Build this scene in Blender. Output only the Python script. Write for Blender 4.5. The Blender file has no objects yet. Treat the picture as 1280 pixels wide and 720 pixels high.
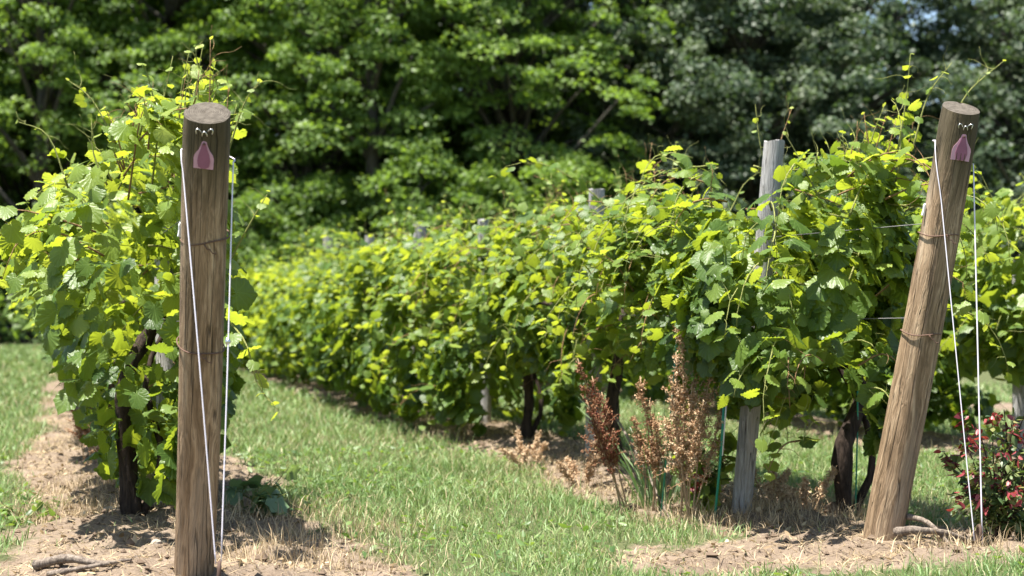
import bpy, math, random
import numpy as np
from mathutils import Vector, Matrix

random.seed(7)
rng = np.random.default_rng(7)
scene = bpy.context.scene
COL = scene.collection
R_ = math.radians

# ------------------------------------------------------------------ camera
CH = 0.97                       # camera height
FPX = 2046.0                    # focal length in photo pixels (1280 wide)
PSI = math.atan(555.0 / FPX)    # rows run along +Y; the camera is turned right of them
PIT = math.atan(25.0 / FPX)
cam = bpy.data.cameras.new('camera')
cam_o = bpy.data.objects.new('camera', cam)
COL.objects.link(cam_o)
cam_o.location = (0, 0, CH)
cam_o.rotation_euler = (math.pi / 2 + PIT, 0, -PSI)
cam.sensor_width = 36
cam.lens = FPX / 1280 * 36
cam.clip_end = 2000
cam.clip_start = 0.05
cam.dof.use_dof = True
cam.dof.focus_distance = 6.3
cam.dof.aperture_fstop = 3.0
scene.camera = cam_o

# ------------------------------------------------------------------ light
SUN_AZ, SUN_EL = R_(-108), R_(74)          # azimuth clockwise from +Y
w = bpy.data.worlds.new('World'); scene.world = w; w.use_nodes = True
nt = w.node_tree
bg = nt.nodes['Background']
sky = nt.nodes.new('ShaderNodeTexSky'); sky.sky_type = 'NISHITA'
sky.sun_disc = False; sky.sun_elevation = SUN_EL; sky.sun_rotation = SUN_AZ
nt.links.new(sky.outputs[0], bg.inputs[0]); bg.inputs[1].default_value = 0.072
sun = bpy.data.lights.new('sun', 'SUN'); sun.energy = 5.0; sun.angle = R_(0.53); sun.color = (1, 0.95, 0.87)
sun_o = bpy.data.objects.new('sun', sun); COL.objects.link(sun_o)
SDIR = Vector((math.sin(SUN_AZ) * math.cos(SUN_EL), math.cos(SUN_AZ) * math.cos(SUN_EL), math.sin(SUN_EL)))
sun_o.rotation_euler = SDIR.to_track_quat('Z', 'Y').to_euler()
scene.view_settings.view_transform = 'Standard'
scene.view_settings.look = 'None'
scene.view_settings.exposure = 1.75
scene.view_settings.gamma = 1
scene.view_settings.use_curve_mapping = False
scene.cycles.max_bounces = 7
scene.cycles.diffuse_bounces = 3
scene.cycles.transmission_bounces = 4
scene.cycles.transparent_max_bounces = 4
scene.cycles.use_denoising = True

# ------------------------------------------------------------------ helpers
FWD = np.array([math.sin(PSI) * math.cos(PIT), math.cos(PSI) * math.cos(PIT), math.sin(PIT)])
RGT = np.array([math.cos(PSI), -math.sin(PSI), 0.0])
UPV = np.cross(RGT, FWD)
CAMP = np.array([0, 0, CH])

def at(px, py, d):
    """point seen at photo pixel (px, py), d metres along the view axis"""
    return CAMP + d * (FWD + RGT * (px - 640) / FPX + UPV * (360 - py) / FPX)

def on_ground(px, py, z=0.0):
    r = FWD + RGT * (px - 640) / FPX + UPV * (360 - py) / FPX
    return CAMP + r * ((z - CH) / r[2])

def row_y(px, X):
    """distance along a row standing at X where it crosses photo column px"""
    a = PSI + math.atan((px - 640) / FPX)
    return X / math.tan(a)

def project(p):
    q = np.asarray(p) - CAMP
    d = q @ FWD
    return 640 + FPX * (q @ RGT) / d, 360 - FPX * (q @ UPV) / d, d

def hash3(ix, iy, iz, seed):
    h = (ix.astype(np.int64) * 374761393 + iy.astype(np.int64) * 668265263 + iz.astype(np.int64) * 2147483647 + seed * 1274126177) & 0xffffffff
    h = ((h ^ (h >> 13)) * 1274126177) & 0xffffffff
    h = h ^ (h >> 16)
    return (h & 0xffff) / 65535.0

def vnoise(p, scale=1.0, seed=0):
    """smooth value noise 0..1 for an (n,3) or (n,2) array"""
    p = np.atleast_2d(np.asarray(p, float)) * scale
    if p.shape[1] == 2: p = np.c_[p, np.zeros(len(p))]
    i = np.floor(p).astype(np.int64); f = p - i; f = f * f * (3 - 2 * f)
    out = 0
    for dx in (0, 1):
        wx = f[:, 0] if dx else 1 - f[:, 0]
        for dy in (0, 1):
            wy = f[:, 1] if dy else 1 - f[:, 1]
            for dz in (0, 1):
                wz = f[:, 2] if dz else 1 - f[:, 2]
                out = out + wx * wy * wz * hash3(i[:, 0] + dx, i[:, 1] + dy, i[:, 2] + dz, seed)
    return out

def fbm(p, scale=1.0, seed=0, octv=3):
    s = 0; a = 1; t = 0
    for k in range(octv):
        s = s + a * vnoise(p, scale * 2 ** k, seed + k); t += a; a *= .5
    return s / t

def link(o, parent=None):
    COL.objects.link(o)
    if parent is not None: o.parent = parent
    return o

def tag(o, label, cat, group=None):
    o['label'] = label; o['category'] = cat
    if group: o['group'] = group
    return o

def empty(name, loc=(0, 0, 0)):
    o = bpy.data.objects.new(name, None); o.location = loc; o.empty_display_size = .1
    COL.objects.link(o); return o

def np_mesh(name, V, F, tint=None, uv=None, smooth=True):
    """mesh from arrays; F is an (m,3) or (m,4) array"""
    V = np.ascontiguousarray(V, np.float32); F = np.ascontiguousarray(F, np.int32)
    m = bpy.data.meshes.new(name); k = F.shape[1]
    m.vertices.add(len(V)); m.vertices.foreach_set('co', V.ravel())
    m.loops.add(F.size); m.loops.foreach_set('vertex_index', F.ravel())
    m.polygons.add(len(F))
    m.polygons.foreach_set('loop_start', np.arange(0, F.size, k, dtype=np.int32))
    m.polygons.foreach_set('use_smooth', np.full(len(F), smooth))
    if tint is not None:
        a = m.attributes.new('tint', 'FLOAT', 'POINT'); a.data.foreach_set('value', np.ascontiguousarray(tint, np.float32))
    if uv is not None:
        l = m.uv_layers.new(name='UVMap'); l.data.foreach_set('uv', np.ascontiguousarray(np.asarray(uv)[F.ravel()], np.float32).ravel())
    m.update(calc_edges=True)
    return m

class MB:
    """collects tubes, boxes and polygons into one mesh"""
    def __init__(s): s.v = []; s.f = []; s.t = []
    def add(s, V, F, tint=0.5):
        b = len(s.v); s.v += [tuple(map(float, p)) for p in V]; s.f += [tuple(i + b for i in q) for q in F]
        s.t += [tint] * len(V) if np.isscalar(tint) else list(tint)
    def tube(s, pts, rad, n=6, cap=True, tint=0.5, rough=0.0):
        pts = [np.asarray(p, float) for p in pts]
        if np.isscalar(rad): rad = [rad] * len(pts)
        V = []; F = []
        up = None
        for i, p in enumerate(pts):
            d = pts[min(i + 1, len(pts) - 1)] - pts[max(i - 1, 0)]
            d = d / (np.linalg.norm(d) + 1e-9)
            if up is None:
                a = np.array([1., 0, 0]) if abs(d[0]) < .8 else np.array([0, 1., 0])
            else: a = up
            u = a - d * (a @ d); u /= np.linalg.norm(u) + 1e-9; up = u
            v = np.cross(d, u)
            for k in range(n):
                t = 2 * math.pi * k / n
                r = rad[i] * (1 + rough * random.uniform(-1, 1))
                V.append(p + r * (math.cos(t) * u + math.sin(t) * v))
        for i in range(len(pts) - 1):
            for k in range(n):
                F.append((i * n + k, i * n + (k + 1) % n, (i + 1) * n + (k + 1) % n, (i + 1) * n + k))
        if cap:
            F.append(tuple(range(n))[::-1]); F.append(tuple((len(pts) - 1) * n + k for k in range(n)))
        s.add(V, F, tint)
    def poly_slab(s, pts2, y0, y1, tint=0.5):
        """an outline in xz with thickness along y"""
        n = len(pts2)
        V = [(x, y0, z) for x, z in pts2] + [(x, y1, z) for x, z in pts2]
        F = [tuple(range(n)), tuple(range(n, 2 * n))[::-1]] + [(i, i + n, (i + 1) % n + n, (i + 1) % n) for i in range(n)]
        s.add(V, F, tint)
    def mesh(s, name, smooth=True):
        m = bpy.data.meshes.new(name); m.from_pydata(s.v, [], s.f)
        a = m.attributes.new('tint', 'FLOAT', 'POINT'); a.data.foreach_set('value', np.array(s.t, np.float32))
        if smooth: m.polygons.foreach_set('use_smooth', np.full(len(m.polygons), True))
        m.update(); return m
    def build(s, name, mat, parent=None, smooth=True):
        m = s.mesh(name, smooth); m.materials.append(mat)
        return link(bpy.data.objects.new(name, m), parent)

def curve_pts(pts, n):
    """smooth Catmull-Rom resample"""
    P = [np.asarray(p, float) for p in pts]; P = [2 * P[0] - P[1]] + P + [2 * P[-1] - P[-2]]
    out = []
    segs = len(P) - 3
    for i in range(n):
        t = i / (n - 1) * segs; k = min(int(t), segs - 1); u = t - k
        a, b, c, d = P[k:k + 4]
        out.append(.5 * ((2 * b) + (-a + c) * u + (2 * a - 5 * b + 4 * c - d) * u * u + (-a + 3 * b - 3 * c + d) * u ** 3))
    return out

# ------------------------------------------------------------------ materials
class NG:
    def __init__(s, name):
        s.m = bpy.data.materials.new(name); s.m.use_nodes = True; s.t = s.m.node_tree
        s.t.nodes.clear(); s.out = s.n('ShaderNodeOutputMaterial')
    def n(s, typ, **kw):
        nd = s.t.nodes.new(typ)
        for k, v in kw.items():
            if k in nd.bl_rna.properties and k != 'inputs': setattr(nd, k, v)
        return nd
    def l(s, a, b): s.t.links.new(a, b)
    def math(s, op, a, b=None, clamp=False):
        nd = s.n('ShaderNodeMath'); nd.operation = op; nd.use_clamp = clamp
        for i, x in enumerate((a, b)):
            if x is None: continue
            if isinstance(x, (int, float)): nd.inputs[i].default_value = x
            else: s.l(x, nd.inputs[i])
        return nd.outputs[0]
    def ramp(s, fac, stops):
        nd = s.n('ShaderNodeValToRGB'); e = nd.color_ramp.elements
        while len(e) < len(stops): e.new(.5)
        for q, (p, c) in zip(e, stops): q.position = p; q.color = (*c, 1)
        s.l(fac, nd.inputs[0]); return nd.outputs[0]
    def noise(s, vec, scale, detail=4, rough=.55, out=0):
        nd = s.n('ShaderNodeTexNoise'); nd.inputs['Scale'].default_value = scale
        nd.inputs['Detail'].default_value = detail; nd.inputs['Roughness'].default_value = rough
        if vec is not None: s.l(vec, nd.inputs['Vector'])
        return nd.outputs[out]
    def mapping(s, vec, sc):
        nd = s.n('ShaderNodeMapping'); nd.inputs['Scale'].default_value = sc; s.l(vec, nd.inputs[0]); return nd.outputs[0]
    def mix(s, fac, a, b, blend='MIX'):
        nd = s.n('ShaderNodeMix'); nd.data_type = 'RGBA'; nd.blend_type = blend
        for x, i in ((fac, 0), (a, 6), (b, 7)):
            if isinstance(x, (int, float)): nd.inputs[i].default_value = x
            elif isinstance(x, tuple): nd.inputs[i].default_value = (*x, 1)
            else: s.l(x, nd.inputs[i])
        return nd.outputs[2]
    def bump(s, h, strength, dist):
        nd = s.n('ShaderNodeBump'); nd.inputs['Strength'].default_value = strength; nd.inputs['Distance'].default_value = dist
        s.l(h, nd.inputs['Height']); return nd.outputs[0]
    def principled(s, col, rough=.7, normal=None, spec=.3, metal=0, surface=True):
        p = s.n('ShaderNodeBsdfPrincipled')
        if isinstance(col, tuple): p.inputs['Base Color'].default_value = (*col, 1)
        else: s.l(col, p.inputs['Base Color'])
        if isinstance(rough, (int, float)): p.inputs['Roughness'].default_value = rough
        else: s.l(rough, p.inputs['Roughness'])
        p.inputs['Specular IOR Level'].default_value = spec; p.inputs['Metallic'].default_value = metal
        if normal is not None: s.l(normal, p.inputs['Normal'])
        if surface: s.l(p.outputs[0], s.out.inputs[0])
        return p

def leaf_material(name, stops, trans, tfac=.4, rough=.45, spec=.4, veins=False, rnd=.25):
    g = NG(name)
    at_ = g.n('ShaderNodeAttribute'); at_.attribute_name = 'tint'
    oi = g.n('ShaderNodeObjectInfo')
    f = g.math('ADD', at_.outputs['Fac'], g.math('MULTIPLY', g.math('SUBTRACT', oi.outputs['Random'], .5), rnd), clamp=True)
    col = g.ramp(f, stops)
    tcol = g.ramp(f, trans)
    normal = None
    if veins:
        uv = g.n('ShaderNodeUVMap'); sx = g.n('ShaderNodeSeparateXYZ'); g.l(uv.outputs[0], sx.inputs[0])
        ax = g.math('ABSOLUTE', sx.outputs[0]); y = sx.outputs[1]
        best = ax
        for a in (38, 78):
            a = R_(a)
            d = g.math('ABSOLUTE', g.math('SUBTRACT', g.math('MULTIPLY', ax, math.cos(a)), g.math('MULTIPLY', y, math.sin(a))))
            best = g.math('MINIMUM', best, d)
        v = g.math('SUBTRACT', 1, g.math('MULTIPLY', best, 38), clamp=True)
        col = g.mix(g.math('MULTIPLY', v, .3), col, (.30, .42, .13))
        nz = g.noise(uv.outputs[0], 9, 2)
        col = g.mix(.35, col, g.mix(nz, (.02, .05, .015), (.32, .42, .12)), 'SOFT_LIGHT')
        normal = g.bump(g.math('ADD', g.math('MULTIPLY', v, -.6), nz), .2, .01)
    p = g.principled(col, rough, normal, spec, surface=False)
    t = g.n('ShaderNodeBsdfTranslucent'); g.l(tcol, t.inputs[0])
    mx = g.n('ShaderNodeMixShader'); mx.inputs[0].default_value = tfac
    g.l(p.outputs[0], mx.inputs[1]); g.l(t.outputs[0], mx.inputs[2]); g.l(mx.outputs[0], g.out.inputs[0])
    return g.m

M = {}
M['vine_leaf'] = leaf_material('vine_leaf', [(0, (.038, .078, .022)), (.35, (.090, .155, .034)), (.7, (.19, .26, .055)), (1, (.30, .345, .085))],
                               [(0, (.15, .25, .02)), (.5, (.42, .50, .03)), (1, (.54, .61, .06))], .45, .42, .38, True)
M['maple_leaf'] = leaf_material('maple_leaf', [(0, (.064, .110, .030)), (.5, (.128, .205, .050)), (1, (.20, .29, .06))],
                                [(0, (.15, .26, .02)), (1, (.33, .50, .045))], .45, .5, .3, rnd=.3)
M['oak_leaf'] = leaf_material('oak_leaf', [(0, (.026, .050, .028)), (.5, (.066, .10, .056)), (1, (.13, .165, .09))],
                              [(0, (.05, .11, .025)), (1, (.16, .25, .05))], .33, .5, .35, rnd=.3)
M['weed_leaf'] = leaf_material('weed_leaf', [(0, (.05, .10, .03)), (1, (.16, .24, .07))], [(0, (.14, .26, .03)), (1, (.3, .42, .05))], .35)
M['blue_weed'] = leaf_material('blue_weed', [(0, (.09, .16, .08)), (1, (.2, .28, .14))], [(0, (.14, .26, .06)), (1, (.26, .36, .08))], .3)
M['red_leaf'] = leaf_material('red_leaf', [(0, (.08, .016, .02)), (.6, (.21, .03, .04)), (1, (.36, .09, .09))], [(0, (.22, .02, .02)), (1, (.5, .08, .05))], .3)
M['bush_leaf'] = leaf_material('bush_leaf', [(0, (.04, .075, .028)), (.6, (.12, .17, .055)), (1, (.24, .22, .08))], [(0, (.10, .2, .03)), (1, (.3, .34, .05))], .3)
M['grass'] = leaf_material('grass', [(0, (.075, .14, .042)), (.45, (.155, .25, .08)), (.8, (.26, .33, .135)), (1, (.42, .37, .22))],
                           [(0, (.10, .18, .03)), (.6, (.22, .32, .07)), (1, (.4, .35, .15))], .3, .5, .35, rnd=0)
M['straw'] = leaf_material('straw', [(0, (.15, .10, .055)), (.5, (.33, .245, .145)), (1, (.52, .42, .27))], [(0, (.2, .13, .06)), (1, (.5, .38, .2))], .2, .6, .3, rnd=0)
M['dock'] = leaf_material('dock', [(0, (.13, .035, .022)), (.45, (.30, .165, .085)), (1, (.55, .42, .27))], [(0, (.2, .05, .02)), (1, (.4, .2, .1))], .2, .7, .2, rnd=0)

def bark(name, c0, c1, sc=9):
    g = NG(name); tc = g.n('ShaderNodeTexCoord')
    v = g.mapping(tc.outputs['Object'], (sc, sc, sc * .22))
    nz = g.noise(v, 1.6, 6, .65)
    col = g.ramp(nz, [(.3, c0), (.7, c1)])
    g.principled(col, .9, g.bump(nz, .9, .02), .15); return g.m
M['vine_bark'] = bark('vine_bark', (.012, .009, .008), (.07, .05, .038), 30)
M['tree_bark'] = bark('tree_bark', (.03, .027, .023), (.11, .10, .085), 6)
M['cane'] = bark('cane', (.16, .085, .04), (.36, .24, .12), 60)
M['green_cane'] = bark('green_cane', (.16, .19, .05), (.33, .33, .12), 60)
M['dead_wood'] = bark('dead_wood', (.08, .06, .05), (.30, .25, .20), 40)
M['dark_stem'] = bark('dark_stem', (.03, .018, .014), (.11, .07, .045), 60)

def wood_post(name, stops, dark, stain=True, length=1.8):
    g = NG(name); tc = g.n('ShaderNodeTexCoord'); ob = tc.outputs['Object']
    # wavy grain: stretched noise warped by a larger one
    warp = g.noise(g.mapping(ob, (5, 5, 2.0)), 1.3, 3, .5, out=1)
    add = g.n('ShaderNodeVectorMath'); add.operation = 'MULTIPLY_ADD'
    g.l(warp, add.inputs[0]); add.inputs[1].default_value = (.10, .10, .25); g.l(ob, add.inputs[2])
    gr = g.noise(g.mapping(add.outputs[0], (42, 42, 2.6)), 1.0, 5, .62)
    fine = g.noise(g.mapping(add.outputs[0], (190, 190, 5)), 1.0, 3, .6)
    col = g.ramp(gr, stops)
    col = g.mix(g.math('MULTIPLY', g.ramp(fine, [(.35, (1, 1, 1)), (.55, (0, 0, 0))]), .55), col, dark)
    wv = g.noise(g.mapping(ob, (9, 9, 1.2)), 1.0, 3, .5)
    col = g.mix(g.ramp(wv, [(.52, (0, 0, 0)), (.75, (.6, .6, .6))]), col, (.40, .35, .28))
    # thin drying cracks along the grain
    ck = g.noise(g.mapping(ob, (26, 26, .7)), 1.3, 2, .4)
    ckm = g.math('SUBTRACT', 1, g.math('MULTIPLY', g.math('ABSOLUTE', g.math('SUBTRACT', ck, .5)), 90), clamp=True)
    col = g.mix(g.math('MULTIPLY', ckm, .6), col, (.035, .025, .017))
    # knots
    vo = g.n('ShaderNodeTexVoronoi'); vo.inputs['Scale'].default_value = 1.0; g.l(g.mapping(add.outputs[0], (9, 9, 5)), vo.inputs['Vector'])
    kn = g.math('SUBTRACT', 1, g.math('MULTIPLY', vo.outputs['Distance'], 7), clamp=True)
    col = g.mix(g.math('MULTIPLY', kn, .7), col, (.06, .035, .02))
    if stain:   # dark algae and tar stain on the weathered head of the post, scalloped lower edge
        sx = g.n('ShaderNodeSeparateXYZ'); g.l(ob, sx.inputs[0])
        nz = g.noise(g.mapping(ob, (22, 22, 5)), 1, 4, .6)
        lv = g.math('ADD', sx.outputs[2], g.math('MULTIPLY', g.math('SUBTRACT', nz, .5), .35))
        f = g.n('ShaderNodeMapRange'); f.inputs[1].default_value = length - .42; f.inputs[2].default_value = length - .2
        g.l(lv, f.inputs[0])
        st = g.mix(nz, (.03, .026, .012), (.10, .08, .045))
        col = g.mix(g.math('MULTIPLY', f.outputs[0], .9), col, st)
    h = g.math('ADD', g.math('MULTIPLY', gr, .6), g.math('MULTIPLY', fine, .35))
    h = g.math('SUBTRACT', h, g.math('MULTIPLY', ckm, .8))
    g.principled(col, .85, g.bump(h, 1.0, .012), .2); return g.m
M['post'] = wood_post('post', [(.28, (.10, .064, .034)), (.5, (.29, .20, .122)), (.72, (.51, .385, .255))], (.08, .055, .033))
M['grey_post'] = wood_post('grey_post', [(.25, (.19, .18, .175)), (.5, (.34, .33, .32)), (.75, (.46, .45, .435))], (.10, .095, .09), False)
M['low_post'] = wood_post('low_post', [(.25, (.10, .085, .06)), (.5, (.22, .19, .14)), (.75, (.34, .30, .24))], (.1, .08, .05), False)

def end_grain():
    g = NG('end_grain'); tc = g.n('ShaderNodeTexCoord'); ob = tc.outputs['Object']
    wv = g.n('ShaderNodeTexWave'); wv.wave_type = 'RINGS'; wv.rings_direction = 'Z'
    wv.inputs['Scale'].default_value = 45; wv.inputs['Distortion'].default_value = 2.5; wv.inputs['Detail'].default_value = 2
    g.l(ob, wv.inputs['Vector'])
    nz = g.noise(ob, 60, 4)
    col = g.mix(.35, g.ramp(nz, [(.3, (.04, .034, .026)), (.7, (.135, .118, .095))]), g.ramp(wv.outputs['Fac'], [(0, (.035, .028, .02)), (1, (.15, .13, .108))]))
    g.principled(col, .9, g.bump(g.math('ADD', wv.outputs['Fac'], nz), .5, .003), .15); return g.m
M['end_grain'] = end_grain()

def plain(name, c, rough=.5, metal=0, spec=.4, var=.0):
    g = NG(name)
    if var:
        tc = g.n('ShaderNodeTexCoord'); nz = g.noise(tc.outputs['Object'], 35, 4)
        c2 = tuple(x * (1 - var) for x in c)
        g.principled(g.mix(nz, c2, c), rough, g.bump(nz, .2, .002), spec, metal)
    else: g.principled(c, rough, None, spec, metal)
    return g.m
M['tag_light'] = plain('tag_light', (.56, .31, .39), .55, var=.25)
M['tag_dark'] = plain('tag_dark', (.29, .105, .17), .6, var=.35)
M['steel'] = plain('steel', (.62, .62, .62), .3, 1)
M['wire'] = plain('wire', (.20, .195, .19), .6, .6, var=.3)
M['rusty'] = plain('rusty', (.17, .10, .07), .8, .2, var=.5)
M['cord'] = plain('cord', (.74, .70, .77), .55, var=.12)
M['white_plastic'] = plain('white_plastic', (.75, .76, .78), .4)
M['green_plastic'] = plain('green_plastic', (.02, .26, .17), .4, var=.15)
M['stone'] = plain('stone', (.36, .31, .26), .9, var=.35, spec=.15)
M['clod'] = plain('clod', (.17, .125, .09), 1, var=.45, spec=.05)
M['dark_iron'] = plain('dark_iron', (.13, .08, .06), .8, .3, var=.5)

# ------------------------------------------------------------------ rows
LB = on_ground(240, 711, .05)           # foot of the end post of the row L
RB = on_ground(1105, 667, .05)          # foot of the end post of the row R
XL, XR = float(LB[0]) - .02, 3.16
XRR, XLL = XR + 2.75, XL - 2.75
YL, YR = float(LB[1]), float(RB[1])
ROWX = [XLL - 2.75, XLL, XL, XR, XRR, XRR + 2.75]
ROWY = [YL, YL, YL, YR, YR + .6, YR + 1.2]

def dirt_mask(x, y):
    """1 on the bare strips under the rows, 0 in the grass"""
    p = np.c_[x, y]
    n1 = fbm(p, 1.1, 11); n2 = fbm(p, 4.0, 21); n3 = fbm(p, 14.0, 24, 2)
    m = np.zeros(len(p))
    for X, Y in zip(ROWX, ROWY):
        hw = .46 if X == XR else (.60 if X == XL else .42)
        front = Y - (.70 if X == XR else 2.2)
        d = np.abs(x - X + (.08 if X == XR else .02)) - hw
        if X == XR:      # bare patch spreading round the foot of the end post
            d = np.minimum(d, np.hypot((x - float(RB[0]) - .35) / 1.9, (y - float(RB[1]) + .06) / .80) - .74)
        if X == XL:
            d = np.minimum(d, np.hypot((x - float(LB[0]) - .1) / 1.0, (y - float(LB[1]) + .1) / 1.6) - .72)
        d = np.maximum(d, front - y)
        m = np.maximum(m, np.clip(.5 - d / .22 + (n1 - .5) * 1.9 + (n2 - .5) * 1.5 + (n3 - .5) * .9, 0, 1))
    return m

def gz(x, y):
    x = np.atleast_1d(np.asarray(x, float)); y = np.atleast_1d(np.asarray(y, float))
    p = np.c_[x, y]
    z = (fbm(p, .5, 3) - .5) * .05
    for X in ROWX: z = z + .05 * np.exp(-((x - X) / .45) ** 2)
    z = z + .05 * np.exp(-(((x - RB[0] - .75) / .5) ** 2 + ((y - RB[1] + .55) / .35) ** 2))
    near = np.clip((18 - y) / 6, 0, 1)
    dm = dirt_mask(x, y)
    z = z + near * dm * ((fbm(p, 5, 31, 4) - .5) * .11 + (vnoise(p, 22, 41) - .5) * .026) - .012 * dm
    base = float(0)
    return z + base
def gz1(x, y): return float(gz(x, y)[0])

# ------------------------------------------------------------------ ground
def ground():
    xs = np.r_[-600, -200, -80, -40, -20, -12, np.arange(-8, -2.0, .25), np.arange(-2, 6.0, .04), np.arange(6, 16, .25), 18, 22, 30, 45, 80, 200, 600]
    ys = np.r_[-300, -60, -20, -5, 0, 2, 3, np.arange(4, 12, .04), np.arange(12, 20, .1), np.arange(20, 46, .4), 50, 60, 80, 120, 200, 600, 1500]
    X, Y = np.meshgrid(xs, ys); x = X.ravel(); y = Y.ravel()
    z = gz(x, y); d = dirt_mask(x, y)
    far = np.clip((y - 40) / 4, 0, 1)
    V = np.c_[x, y, z]
    nx = len(xs); i = np.arange(len(ys) - 1)[:, None] * nx + np.arange(nx - 1)[None, :]
    F = np.stack([i, i + 1, i + nx + 1, i + nx], -1).reshape(-1, 4)
    m = np_mesh('ground', V, F, tint=d)
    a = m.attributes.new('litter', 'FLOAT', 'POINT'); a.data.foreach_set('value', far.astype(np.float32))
    g = NG('ground'); tc = g.n('ShaderNodeTexCoord'); ob = tc.outputs['Object']
    A = g.n('ShaderNodeAttribute'); A.attribute_name = 'tint'
    B = g.n('ShaderNodeAttribute'); B.attribute_name = 'litter'
    n1 = g.noise(ob, 3.2, 5, .6); n2 = g.noise(ob, 38, 5, .65); n3 = g.noise(ob, 190, 3, .6)
    soil = g.mix(.6, g.ramp(n2, [(.3, (.07, .050, .035)), (.5, (.175, .130, .092)), (.72, (.29, .225, .165))]),
                 g.ramp(n1, [(.35, (.12, .088, .06)), (.7, (.27, .215, .16))]))
    n4 = g.noise(ob, 7.5, 5, .7)
    soil = g.mix(g.ramp(n4, [(.50, (0, 0, 0)), (.62, (.75, .75, .75))]), soil, (.10, .07, .048))
    soil = g.mix(.3, soil, g.ramp(n3, [(.3, (.07, .05, .036)), (.7, (.40, .32, .25))]))
    turf = g.ramp(n2, [(.3, (.045, .06, .025)), (.6, (.10, .11, .05)), (.8, (.18, .155, .085))])
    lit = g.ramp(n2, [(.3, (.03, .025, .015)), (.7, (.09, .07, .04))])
    e = g.math('ADD', A.outputs['Fac'], g.math('MULTIPLY', g.math('SUBTRACT', n2, .5), .7))
    col = g.mix(g.ramp(e, [(.25, (0, 0, 0)), (.6, (1, 1, 1))]), turf, soil)
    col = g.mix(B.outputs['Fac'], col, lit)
    g.principled(col, .95, g.bump(g.math('ADD', n2, g.math('MULTIPLY', n3, .5)), .8, .02), .08)
    m.materials.append(g.m)
    o = link(bpy.data.objects.new('ground', m)); o['kind'] = 'structure'; return o
ground()

# ------------------------------------------------------------------ leaves
def outline_leaf(half, center, fold, curl, wav, petiole, teeth):
    """fan leaf, petiole at the origin, tip along +y; returns V, F, UV"""
    pts = list(half) + [(-x, y) for x, y in half[-2:0:-1]]
    if teeth:
        q = []
        for i, (x, y) in enumerate(pts):
            x2, y2 = pts[(i + 1) % len(pts)]
            q.append((x, y)); mx, my = (x + x2) / 2, (y + y2) / 2
            k = teeth if i not in (0, len(pts) - 1) else 0
            dx, dy = mx - center[0], my - center[1]; l = math.hypot(dx, dy) + 1e-6
            q.append((mx + dx / l * k, my + dy / l * k))
        pts = q
    V = [(0, center[1], 0)]; UV = [center]
    for i, (x, y) in enumerate(pts):
        r2 = x * x + (y - center[1]) ** 2
        z = -fold * abs(x) - curl * r2 + wav * math.sin(i * 2.1) * math.sqrt(r2)
        V.append((x, y, z)); UV.append((x, y))
    n = len(pts); F = [(0, 1 + i, 1 + (i + 1) % n) for i in range(n)]
    if petiole:
        b = len(V); w_ = .022
        V += [(-w_, .02, -.005), (w_, .02, -.005), (0, -.30, -.22), (0, -.6, -.5)]; UV += [(0, 0)] * 4
        F += [(b, b + 1, b + 2), (b, b + 2, b + 3)]
    return np.array(V, float), np.array(F), np.array(UV, float)

GRAPE = [(0, .05), (.08, -.09), (.20, -.17), (.35, -.13), (.46, .02), (.51, .17), (.47, .28), (.50, .40), (.48, .54), (.36, .60), (.26, .70), (.13, .79), (0, .93)]
GRAPE_MID = [(0, .04), (.2, -.19), (.47, .03), (.43, .27), (.52, .55), (.26, .66), (0, .98)]
GRAPE_FAR = [(0, 0), (.42, -.1), (.52, .5), (0, .98)]
LEAF_HI = [outline_leaf(GRAPE, (0, .22), f, c, wv, True, .012) for f, c, wv in ((.12, .25, .05), (.3, .1, .06), (-.15, .35, .05), (.2, -.12, .08), (.45, .2, .04), (.02, .5, .07))]
LEAF_MID = [outline_leaf(GRAPE_MID, (0, .22), f, c, wv, True, 0) for f, c, wv in ((.12, .25, .05), (.3, .1, .06), (-.15, .35, .05), (.2, -.12, .08))]
LEAF_FAR = [outline_leaf(GRAPE_FAR, (0, .25), f, c, 0, False, 0) for f, c in ((.15, .25), (.3, .1), (-.1, .3))]
OVAL = [(0, 0), (.16, .12), (.24, .38), (.16, .7), (0, 1)]
LEAF_OVAL = [outline_leaf(OVAL, (0, .4), f, c, 0, False, 0) for f, c in ((.3, .2), (.1, .4), (.5, -.1))]
MAPLE = [(0, 0), (.38, .05), (.3, .3), (.55, .62), (.2, .62), (0, 1)]
LEAF_TREE = [(np.array([(0, 0, 0), (.42, .45, -.1), (0, 1, -.12), (-.42, .45, -.1)], float), np.array([(0, 1, 2), (0, 2, 3)]), np.zeros((4, 2))), (np.array([(0, 0, 0), (.5, .3, .05), (.1, 1, -.2), (-.4, .6, -.1)], float), np.array([(0, 1, 2), (0, 2, 3)]), np.zeros((4, 2)))]
LEAF_MAPLE = [outline_leaf([(0, 0), (.45, .1), (.3, .5), (0, 1)], (0, .35), f, c, 0, False, 0) for f, c in ((.15, .2), (.3, .3))]

def unit(a): return a / (np.linalg.norm(a, axis=-1, keepdims=True) + 1e-9)

def frames(nrm, tip):
    z = unit(nrm); y = unit(tip - z * np.sum(tip * z, -1, keepdims=True)); x = np.cross(y, z)
    return np.stack([x, y, z], -1)           # columns

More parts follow.
